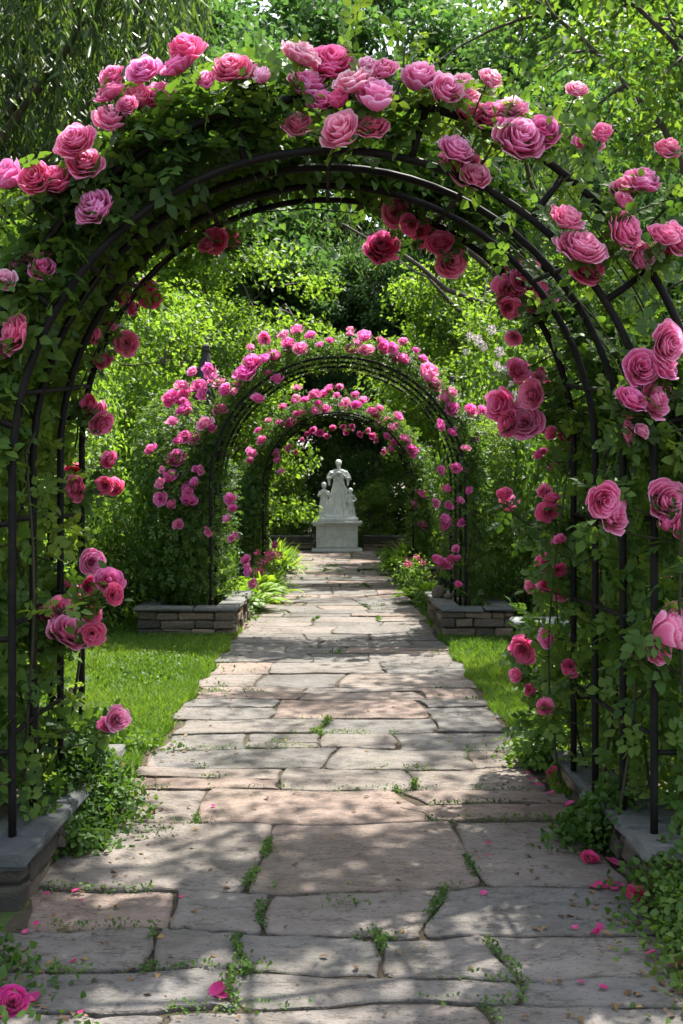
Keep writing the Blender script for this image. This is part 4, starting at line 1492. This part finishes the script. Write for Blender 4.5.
wd = Leaves()
n = 46000
q = np.c_[rng.uniform(-48, 48, n), rng.uniform(60, 68, n), rng.uniform(0, 1, n) ** .8 * 15]
q = q[noise3(q * np.array([1, 1, 1.3]), .8) + .25 * (1 - q[:, 2] / 8) > -.35]
wd.cloud(q, .45, .8, up=.6, tone=patch_tone(q, .7))
tag(link('far_woods', wd.mesh('far_woods', D30, M['tree_mid'])), 'distant green woods closing the view behind the garden trees', 'woods', kind='stuff')
put_tree('broadleaf_tree', t_over, 4.9, 11.4, .3, 1.0, 'added slender tree at the end of the right lawn, its thin crown dappling the path', 'tree')  # extra crown added to break up the sunlight on the path


def willow(seed, H, spread, n_strand, x, y, label, zlow, leaf=.15, step=.05, cx=(0, 0), lmax=2.6):
    g = np.random.default_rng(seed)
    b = MB()
    t = np.linspace(0, 1, 10)
    tr = np.c_[.4 * np.sin(2 * t), .3 * t ** 2, H * .8 * t - .1]
    b.tube(tr, .26 * (1 - .7 * t) + .14 * np.exp(-t * 14), 12)
    limbs = []
    for i in range(20):
        s = .4 + .58 * (i + .5) / 20
        p0 = np.array([np.interp(s, t, tr[:, k]) for k in range(3)])
        ph = i * 2.4 + g.uniform(-.3, .3)
        e = spread * g.uniform(.55, 1.0)
        end = np.array([cx[0] + math.cos(ph) * e, cx[1] + math.sin(ph) * e, H * (.55 + .42 * s) * g.uniform(.9, 1.05)])
        u = np.linspace(0, 1, 10)[:, None]
        mid = p0 * .4 + end * .6 + np.array([0, 0, .22 * e])
        path = (1 - u) ** 2 * p0 + 2 * u * (1 - u) * mid + u ** 2 * end
        path[1:-1] += g.normal(0, .05, (8, 3))
        b.tube(path, np.linspace(.09, .015, 10), 6)
        limbs.append(path)
    LP = np.concatenate([l[3:] for l in limbs])
    lv = Leaves()
    for i in range(n_strand):
        s = LP[int(len(LP) * g.uniform() ** 1.0) // 2 * 2 % len(LP)] + g.normal(0, .16, 3) * np.array([1, 1, .5])
        L_ = min(g.uniform(.7, lmax), max(.4, s[2] - zlow - g.uniform(0, 1.4)))
        m = max(6, int(L_ / step))
        u = np.linspace(0, 1, m)
        o = g.normal(0, 1, 2)
        o = o / np.linalg.norm(o) * g.uniform(.05, .45)
        path = np.c_[s[0] + o[0] * np.sin(u * 1.5), s[1] + o[1] * np.sin(u * 1.5), s[2] + .12 * np.sin(u * PI) * (1 - u) - L_ * u ** 1.25]
        sel = np.linspace(0, m - 1, 6).astype(int)
        b.tube(path[sel], np.linspace(.006, .002, 6), 3, False)
        side = np.where(np.arange(m) % 2, 1, -1)[:, None]
        ph = g.uniform(0, 6.28) + np.arange(m) * .35
        hor = np.c_[np.cos(ph), np.sin(ph), np.zeros(m)] * side
        d = hor * g.uniform(.35, .8, (m, 1)) + np.array([0, 0, -1.0]) + g.normal(0, .15, (m, 3))
        nor = norm(np.cross(d, rand_dirs(m, g)))
        lv.add(path, d, nor, g.uniform(.65, 1.15, m) * leaf, np.clip(g.uniform(0, 1, m) * .7 + g.uniform(0, .3), 0, 1))
    r = empty('willow_tree', (x, y, -.03), label, 'tree', 'willows over the garden')
    link('trunk', b.mesh('trunk', M['bark'], True), r)
    link('crown', lv.mesh('crown', diamond(.085, .03, .18), M['leaf_willow']), r)
    return r


willow(31, 13.0, 4.8, 1150, -6.9, 15.5, 'large dark willow hanging over the upper left of the arch', 6.4, .30, .085, (1.6, -.6), 3.4)
willow(32, 10.5, 3.4, 300, 4.6, 21.5, 'willow with thin hanging branches seen above the middle of the arch', 7.0, .24, .09, (-2.0, 0), 3.0)

# ---- shrubs: a few kinds, copied
def shrub_meshes(seed, n_leaf, leaf, mat, tmpl=D30, clump_r=.2, n_clump=120, rr=(.5, .5, .5)):
    """a bush about 1 m wide and 1 m high, scaled when placed"""
    g = np.random.default_rng(seed)
    b = MB()
    lv = Leaves()
    v = rand_dirs(n_clump, g)
    rad = g.uniform(.2, 1, n_clump) ** .45
    cc = np.array([0, 0, .5])
    q = cc + v * np.array(rr) * rad[:, None] * (1 + .2 * noise3(v * 2 + seed, 2.0))[:, None]
    q = q[q[:, 2] > .03]
    per = n_leaf // len(q)
    for i, c in enumerate(q):
        if i % 3 == 0:
            u = np.linspace(0, 1, 6)[:, None]
            p0 = np.array([c[0] * .15, c[1] * .15, -.03])
            path = p0 + (c - p0) * u + np.array([0, 0, .1]) * u * (1 - u) * 2
            b.tube(path, np.linspace(.011, .003, 6), 5, False)
        k = int(per * g.uniform(.6, 1.4))
        o = norm(g.normal(0, 1, (k, 3))) * (g.uniform(0, 1, k) ** .5)[:, None]
        out = norm(c - cc + np.array([0, 0, .15]))
        pos = c + o * clump_r * g.uniform(.6, 1.3) * np.array([1, 1, .8])
        pos[:, 2] = np.abs(pos[:, 2])
        base = g.uniform(0, 1)
        lv.add(pos, rand_dirs(k, g) + out * .6 + np.array([0, 0, -.25]), norm(rand_dirs(k, g) * .65 + out * .35 + np.array([0, 0, .7])), g.uniform(.65, 1.3, k) * leaf, np.clip(.3 * base + .7 * g.uniform(0, 1, k), 0, 1))
    return b.mesh('stem', M['bark'], True), lv.mesh('foliage', tmpl, mat)


LF = leaflet(.36, .08, .2)
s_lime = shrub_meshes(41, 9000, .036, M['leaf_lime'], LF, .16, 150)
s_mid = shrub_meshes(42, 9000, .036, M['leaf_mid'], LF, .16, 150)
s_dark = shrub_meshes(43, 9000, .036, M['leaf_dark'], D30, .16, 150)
s_fine = shrub_meshes(44, 12000, .026, M['leaf_lime'], D22, .13, 180)
s_col = shrub_meshes(45, 9000, .034, M['leaf_lime'], D30, .12, 150, (.32, .32, .55))


def shrub(kind, x, y, w, h, rz, label, name='shrub', group='shrubs along the garden path'):
    return put_tree(name, kind, x, y, rz, (w, w, h), label, 'shrub', group, ('stem', 'foliage'))


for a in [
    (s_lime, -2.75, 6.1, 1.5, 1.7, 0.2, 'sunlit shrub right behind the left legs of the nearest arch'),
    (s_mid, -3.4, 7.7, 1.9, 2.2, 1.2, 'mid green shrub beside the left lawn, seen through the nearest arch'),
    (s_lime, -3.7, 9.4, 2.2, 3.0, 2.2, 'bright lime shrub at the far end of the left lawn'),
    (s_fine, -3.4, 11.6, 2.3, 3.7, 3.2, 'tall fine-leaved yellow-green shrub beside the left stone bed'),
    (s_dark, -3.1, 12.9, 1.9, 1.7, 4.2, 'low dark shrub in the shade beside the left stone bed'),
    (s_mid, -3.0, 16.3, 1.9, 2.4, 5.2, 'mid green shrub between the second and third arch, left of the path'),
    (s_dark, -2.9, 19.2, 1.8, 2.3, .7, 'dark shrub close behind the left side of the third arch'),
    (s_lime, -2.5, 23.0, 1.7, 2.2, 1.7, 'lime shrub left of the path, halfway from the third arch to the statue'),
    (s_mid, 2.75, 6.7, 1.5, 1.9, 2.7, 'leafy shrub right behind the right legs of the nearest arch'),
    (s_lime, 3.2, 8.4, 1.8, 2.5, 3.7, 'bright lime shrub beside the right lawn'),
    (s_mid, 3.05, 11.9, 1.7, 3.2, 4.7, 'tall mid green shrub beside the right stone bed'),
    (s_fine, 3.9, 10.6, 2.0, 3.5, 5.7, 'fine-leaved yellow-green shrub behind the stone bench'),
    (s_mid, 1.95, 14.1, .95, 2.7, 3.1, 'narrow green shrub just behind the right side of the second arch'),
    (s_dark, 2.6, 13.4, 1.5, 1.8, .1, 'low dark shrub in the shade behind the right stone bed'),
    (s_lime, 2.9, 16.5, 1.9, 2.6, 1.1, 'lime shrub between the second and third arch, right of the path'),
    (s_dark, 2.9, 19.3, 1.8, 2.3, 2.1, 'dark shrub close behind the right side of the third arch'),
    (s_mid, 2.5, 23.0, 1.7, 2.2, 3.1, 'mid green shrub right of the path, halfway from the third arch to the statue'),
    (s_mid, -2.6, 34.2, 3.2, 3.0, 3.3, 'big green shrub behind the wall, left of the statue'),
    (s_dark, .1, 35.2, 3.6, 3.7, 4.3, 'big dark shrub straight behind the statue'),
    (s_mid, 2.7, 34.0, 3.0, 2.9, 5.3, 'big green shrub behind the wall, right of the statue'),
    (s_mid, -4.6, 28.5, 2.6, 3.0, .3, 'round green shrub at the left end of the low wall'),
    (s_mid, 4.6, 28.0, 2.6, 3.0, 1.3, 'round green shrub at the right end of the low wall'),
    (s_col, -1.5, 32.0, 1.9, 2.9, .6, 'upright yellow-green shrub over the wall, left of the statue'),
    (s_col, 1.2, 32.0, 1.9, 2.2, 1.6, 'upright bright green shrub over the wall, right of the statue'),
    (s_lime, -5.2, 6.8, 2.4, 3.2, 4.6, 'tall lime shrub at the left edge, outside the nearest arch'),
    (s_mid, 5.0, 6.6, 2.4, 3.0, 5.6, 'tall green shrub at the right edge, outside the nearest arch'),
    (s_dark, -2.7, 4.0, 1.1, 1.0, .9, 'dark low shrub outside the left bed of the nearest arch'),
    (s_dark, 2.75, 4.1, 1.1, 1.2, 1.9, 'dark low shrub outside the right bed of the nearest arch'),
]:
    shrub(*a)

# white-flowered bush at the right
r = shrub(s_mid, 2.35, 14.8, 1.6, 3.7, 2.0, 'tall shrub with white flower heads right of the second arch', 'flowering_shrub')
fl = Leaves()
n = 46
q = norm(rng.normal(size=(n, 3))) * .055
fl.cloud(q, .035, .055, up=0, outc=np.array([0, 0, 0]), out=1.2, droop=0)
me_fl = fl.mesh('flower_head', diamond(.5, .02, .1), M['white_flower'])
for (px, py, d, s) in [(478, 340, 14.2, .6), (484, 347, 14.2, .5), (470, 336, 14.3, .45), (503, 371, 14.2, .6), (510, 383, 14.2, .5), (497, 365, 14.3, .45), (466, 352, 14.2, .4), (492, 330, 14.3, .6), (500, 352, 14.1, .6), (516, 396, 14.1, .6), (393, 328, 14.5, .01)]:
    o = link('flower_head', me_fl, r)
    p = P(px, py, d)
    if s < .1:
        bpy.data.objects.remove(o)
        continue
    l = p - np.array(r.location)
    c, sn = math.cos(-2.0), math.sin(-2.0)
    l = np.array([l[0] * c - l[1] * sn, l[0] * sn + l[1] * c, l[2]]) / np.array([1.6, 1.6, 3.7])
    o.location = l
    o.scale = tuple(s / np.array([1.6, 1.6, 3.7]) * 1.6)

# strap-leaved daylilies, ferns and phlox by the third arch
def strap_plant(seed, n, L_, w):
    g = np.random.default_rng(seed)
    V, Fs, rr = [], [], []
    for i in range(n):
        a = g.uniform(0, 2 * PI)
        l = L_ * g.uniform(.6, 1.1)
        el = g.uniform(.5, 1.35)
        u = np.linspace(0, 1, 8)
        hor = l * (np.sin(u * 1.3) * math.cos(el) + .15 * u)
        z = l * (u * math.sin(el) - .55 * u ** 2.4 * (1.3 - .5 * el))
        c, s = math.cos(a), math.sin(a)
        ww = w * (1 - u ** 2.5) * (.5 + .5 * np.minimum(1, u * 4))
        x0, y0 = g.normal(0, .05, 2)
        ctr = np.c_[x0 + hor * c, y0 + hor * s, np.maximum(z, .01)]
        sd = np.array([-s, c, 0])
        k = len(V)
        for j in range(8):
            V += [ctr[j] - sd * ww[j], ctr[j] + np.array([0, 0, -.25 * ww[j]]), ctr[j] + sd * ww[j]]
        for j in range(7):
            for m in (0, 1):
                Fs.append((k + 3 * j + m, k + 3 * j + m + 1, k + 3 * j + m + 4, k + 3 * j + m + 3))
        rr += [g.uniform(.2, 1)] * 24
    return np_mesh('leaves', np.array(V), np.array(Fs), M['leaf_strap'], {'rnd': np.array(rr)})


def fern(seed, n, L_):
    g = np.random.default_rng(seed)
    lv = Leaves()
    for i in range(n):
        a = g.uniform(0, 2 * PI)
        l = L_ * g.uniform(.7, 1.1)
        el = g.uniform(.6, 1.25)
        u = np.linspace(.1, 1, 18)
        hor = l * np.sin(u * 1.3) * math.cos(el) * 1.2
        z = l * (u * math.sin(el) - .5 * u ** 2.5)
        ctr = np.c_[hor * math.cos(a), hor * math.sin(a), np.maximum(z, .02)]
        sd = np.array([-math.sin(a), math.cos(a), 0])
        fw = norm(np.gradient(ctr, axis=0))
        for s in (-1, 1):
            lv.add(ctr, sd * s + fw * .5, np.tile([0, 0, 1.0], (18, 1)) + .3 * fw, .28 * l * np.sin(np.clip(u * 1.05, 0, 1) * PI) ** .7 * .6 + .01, g.uniform(.2, 1))
    return lv.mesh('fronds', diamond(.16, .02, .15), M['leaf_strap'])


for i, (x, y, s, lab) in enumerate([(-1.28, 17.2, 1.1, 'bright strap-leaved daylily clump left of the path, before the third arch'),
                                    (-1.27, 21.6, 1.7, 'bright strap-leaved daylily clump on the left, just beyond the third arch'),
                                    (-1.75, 26.6, 1.5, 'strap-leaved daylily clump at the left of the statue court'),
                                    (1.45, 22.0, 1.3, 'bright strap-leaved daylily clump on the right, just beyond the third arch'),
                                    (1.9, 26.8, 1.5, 'strap-leaved daylily clump at the right of the statue court')]):
    r = empty('daylily', (x, y, -.02), lab, 'plant', 'daylilies along the path')
    r.scale = (s, s, s)
    link('leaves', strap_plant(60 + i, 110, .62, .018), r)
for i, (x, y, s, lab) in enumerate([(-1.28, 14.1, .95, 'fresh green fern at the left path edge, right behind the stone bed'),
                                    (-1.3, 15.6, 1.05, 'fresh green fern at the left path edge, midway to the third arch'),
                                    (1.35, 15.2, .8, 'fresh green fern at the right path edge, midway to the third arch'),
                                    (1.4, 20.8, 1.0, 'fresh green fern at the right path edge, beyond the third arch')]):
    r = empty('fern', (x, y, -.02), lab, 'fern', 'ferns along the path')
    r.scale = (s, s, s)
    link('fronds', fern(80 + i, 60, .75), r)

fl = Leaves()
q = norm(rng.normal(size=(40, 3))) * .05
fl.cloud(q, .03, .05, up=0, outc=np.array([0, 0, 0]), out=1.2, droop=0)
me_ph = fl.mesh('flower_head', diamond(.5, .02, .1), M['phlox_flower'])
for (x, y, lab, seed) in [(-1.3, 18.0, 'pink flowering phlox at the left path edge under the third arch', 5), (1.35, 17.6, 'pink flowering phlox at the right path edge under the third arch', 6)]:
    r = empty('phlox', (x, y, -.02), lab, 'plant', 'phlox along the path')
    lv = Leaves()
    g = np.random.default_rng(seed)
    q = g.normal(0, 1, (900, 3)) * np.array([.16, .3, .16]) + np.array([0, 0, .28])
    q = q[q[:, 2] > 0]
    lv.cloud(q, .05, .08, up=.8)
    link('foliage', lv.mesh('foliage', diamond(.25), M['leaf_mid']), r)
    for k in range(12 if x < 0 else 4):
        o = link('flower_head', me_ph, r)
        o.location = (g.normal(0, .14), g.normal(-.05, .28), g.uniform(.3, .66))
        s = g.uniform(.7, 1.2)
        o.scale = (s, s, s)

# ------------------------------------------------------------------ fallen roses and petals
from mathutils import Matrix
for (px, py, r, ax, lab) in [(12, 1012, .055, (.3, -.6, .6), 'fallen magenta rose lying whole at the near left corner of the path'),
                             (102, 816, .045, (.3, -.7, .5), 'fallen pink rose lying against the leaves left of the path'),
                             (636, 899, .040, (-.4, -.5, .5), 'fallen purple-pink rosebud on the paving before the right bed'),
                             (590, 862, .040, (.1, -.4, .9), 'fallen bright pink rose lying flat on the sunlit slab, right of the path'),
                             (553, 776, .04, (-.3, -.5, .6), 'fallen purple rose in the creeping leaves right of the path')]:
    p = G(px, py) + np.array([0, 0, r * .55])
    me = random.choice(BLOOM_HI)
    o = link('fallen_rose', me)
    o.color = (.62, .03, .24, 1) if r != .040 else (.80, .05, .24, 1)
    o.matrix_world = Matrix.Translation(tuple(p)) @ look_rot(ax, rng.uniform(0, 6)) @ Matrix.Diagonal((r, r, r * .9, 1))
    tag(o, lab, 'rose')


def petal_mesh(seed):
    g = np.random.default_rng(seed)
    V, Fs, t = [], [], []
    n = 7
    for i in range(n):
        for j in range(n):
            u, v = -1 + 2 * j / (n - 1), i / (n - 1)
            w = math.sin(PI * min(1, .14 + .66 * v)) * (1 if v < .95 else .8)
            V.append((u * w * .5, v - .5 - .12 * u * u, .22 * u * u * w + .18 * (v - .4) ** 2 + .05 * math.sin(4 * u + seed)))
            t.append(.3 + .5 * v)
    for i in range(n - 1):
        for j in range(n - 1):
            k = i * n + j
            Fs.append((k, k + 1, k + n + 1, k + n))
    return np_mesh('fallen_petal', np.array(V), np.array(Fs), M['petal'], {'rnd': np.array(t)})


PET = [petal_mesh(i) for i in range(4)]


def petals(spots, label, group, scale=.045, z=.006):
    for (px, py) in spots:
        p = G(px, py)
        o = link('fallen_petal', random.choice(PET))
        o.location = (p[0], p[1], z + rng.uniform(0, .006))
        o.rotation_euler = (rng.normal(0, .25), rng.normal(0, .25), rng.uniform(0, 6.28))
        s = scale * rng.uniform(.7, 1.25)
        o.scale = (s, s, s)
        o.color = random.choice([(.66, .04, .24, 1), (.74, .08, .30, 1), (.55, .03, .20, 1)])
        tag(o, label, 'petal', group)


petals([(597, 889), (604, 887), (613, 891), (621, 888), (629, 886), (610, 885), (640, 905), (650, 908), (645, 893)], 'fallen petal in the loose cluster on the paving before the right bed', 'petals before the right bed')
petals([(596, 934)], 'single fallen petal alone on a slab below the petal cluster, right of the path', 'petals before the right bed')
petals([(610, 863), (616, 866)], 'fallen petal next to the bright rose on the sunlit slab', 'petals by the sunlit rose')
petals([(578, 826), (586, 829), (600, 842), (570, 806)], 'fallen petal along the right edge of the path, above the sunlit rose', 'petals along the right edge')
petals([(30, 1003), (34, 1000)], 'fallen petal beside the whole rose at the near left corner', 'petals by the corner rose')
petals([(222, 1000), (217, 995)], 'fallen petal on the near slabs beside a tuft of weeds', 'petals by the weeds')
petals([(677, 966), (672, 968)], 'fallen petal at the near right edge of the path', 'petals at the near right edge')
petals([(100, 795), (107, 790), (112, 784), (96, 803), (118, 779), (104, 783), (92, 790), (113, 798), (122, 772), (99, 808), (106, 803), (94, 780), (110, 776), (89, 800)], 'fallen petal in the drift against the leaves, left edge of the path', 'petals drifted on the left', .055, .03)
petals([(540, 790), (533, 783), (546, 783), (558, 790), (551, 797), (527, 776)], 'fallen petal in the drift under the right side of the arch', 'petals drifted on the right', .05, .02)

g_ = np.random.default_rng(77)
petals([(g_.uniform(20, 90) if i % 2 else g_.uniform(560, 675), g_.uniform(880, 1018)) for i in range(14)], 'small curling petal among those scattered on the near slabs', 'petals scattered on the near slabs', .026)
petals([(g_.uniform(180, 560), g_.uniform(800, 1015)) for i in range(5)], 'small stray petal lying out in the middle of the paving', 'stray petals in the middle of the path', .024)

# dead leaves and bits blown along the path
ll = Leaves()
n = 900
q = np.c_[rng.choice([-1, 1], n) * (1.22 - np.abs(rng.normal(0, .28, n))), 3.0 + rng.uniform(0, 1, n) ** 1.6 * 14, np.full(n, .006)]
m_ = rng.uniform(size=n) < .3
q[m_, 0] = rng.uniform(-1.2, 1.2, m_.sum())
ll.add(q, rand_dirs(n) * np.array([1, 1, .1]), norm(rand_dirs(n) * .35 + np.array([0, 0, 1])), rng.uniform(.012, .04, n))
M['dead_leaf'] = leaf_mat('dead_leaf', (0.06, 0.035, 0.02), (0.13, 0.075, 0.035), (0.22, 0.15, 0.06), 0.2, 0.7)
o = link('fallen_leaves', ll.mesh('fallen_leaves', leaflet(.3, .14, .25), M['dead_leaf']))
tag(o, 'small dry brown leaves scattered over the paving', 'fallen leaves', kind='stuff')

# ------------------------------------------------------------------ light, sky, camera
SUN_EL, SUN_AZ = math.radians(63), math.radians(33)     # azimuth from +Y towards +X: high behind the arches, a little to the right
world = bpy.data.worlds.new('World')
scene.world = world
world.use_nodes = True
nt = world.node_tree
nt.nodes.clear()
sky = nt.nodes.new('ShaderNodeTexSky')
sky.sky_type = 'NISHITA'
sky.sun_disc = False
sky.sun_elevation = SUN_EL
sky.sun_rotation = SUN_AZ
sky.air_density = 1.2
sky.dust_density = 2.5
bg = nt.nodes.new('ShaderNodeBackground')
bg.inputs['Strength'].default_value = 0.15
out = nt.nodes.new('ShaderNodeOutputWorld')
hs = nt.nodes.new('ShaderNodeHueSaturation')      # sky colour desaturated so its light is less blue
hs.inputs['Saturation'].default_value = 0.55
nt.links.new(sky.outputs[0], hs.inputs['Color'])
nt.links.new(hs.outputs[0], bg.inputs[0])
nt.links.new(bg.outputs[0], out.inputs[0])

sl = bpy.data.lights.new('sun', 'SUN')
sl.energy = 4.9
sl.angle = math.radians(.6)
sl.color = (1.0, .945, .86)
so = bpy.data.objects.new('sun', sl)
COL.objects.link(so)
from mathutils import Vector
to_sun = Vector((math.sin(SUN_AZ) * math.cos(SUN_EL), math.cos(SUN_AZ) * math.cos(SUN_EL), math.sin(SUN_EL)))
so.rotation_euler = to_sun.to_track_quat('Z', 'Y').to_euler()
so.location = (0, 10, 30)

cam = bpy.data.cameras.new('camera')
co = bpy.data.objects.new('camera', cam)
COL.objects.link(co)
co.location = (0, 0, CH)
co.rotation_euler = (PI / 2, 0, 0)
cam.sensor_fit = 'VERTICAL'
cam.sensor_height = 36
cam.lens = F / 1024 * 36
cam.shift_x = (341.5 - VX) / 1024
cam.shift_y = -(512 - VY) / 1024
cam.clip_end = 900
cam.dof.use_dof = True
cam.dof.focus_distance = 5.0
cam.dof.aperture_fstop = 7
scene.camera = co

scene.view_settings.view_transform = 'Standard'
scene.view_settings.look = 'None'
scene.view_settings.exposure = 1.7
scene.view_settings.gamma = 1
scene.cycles.use_denoising = True
scene.cycles.max_bounces = 7
scene.cycles.diffuse_bounces = 4
scene.cycles.transmission_bounces = 4
scene.cycles.glossy_bounces = 2
scene.cycles.sample_clamp_indirect = 6
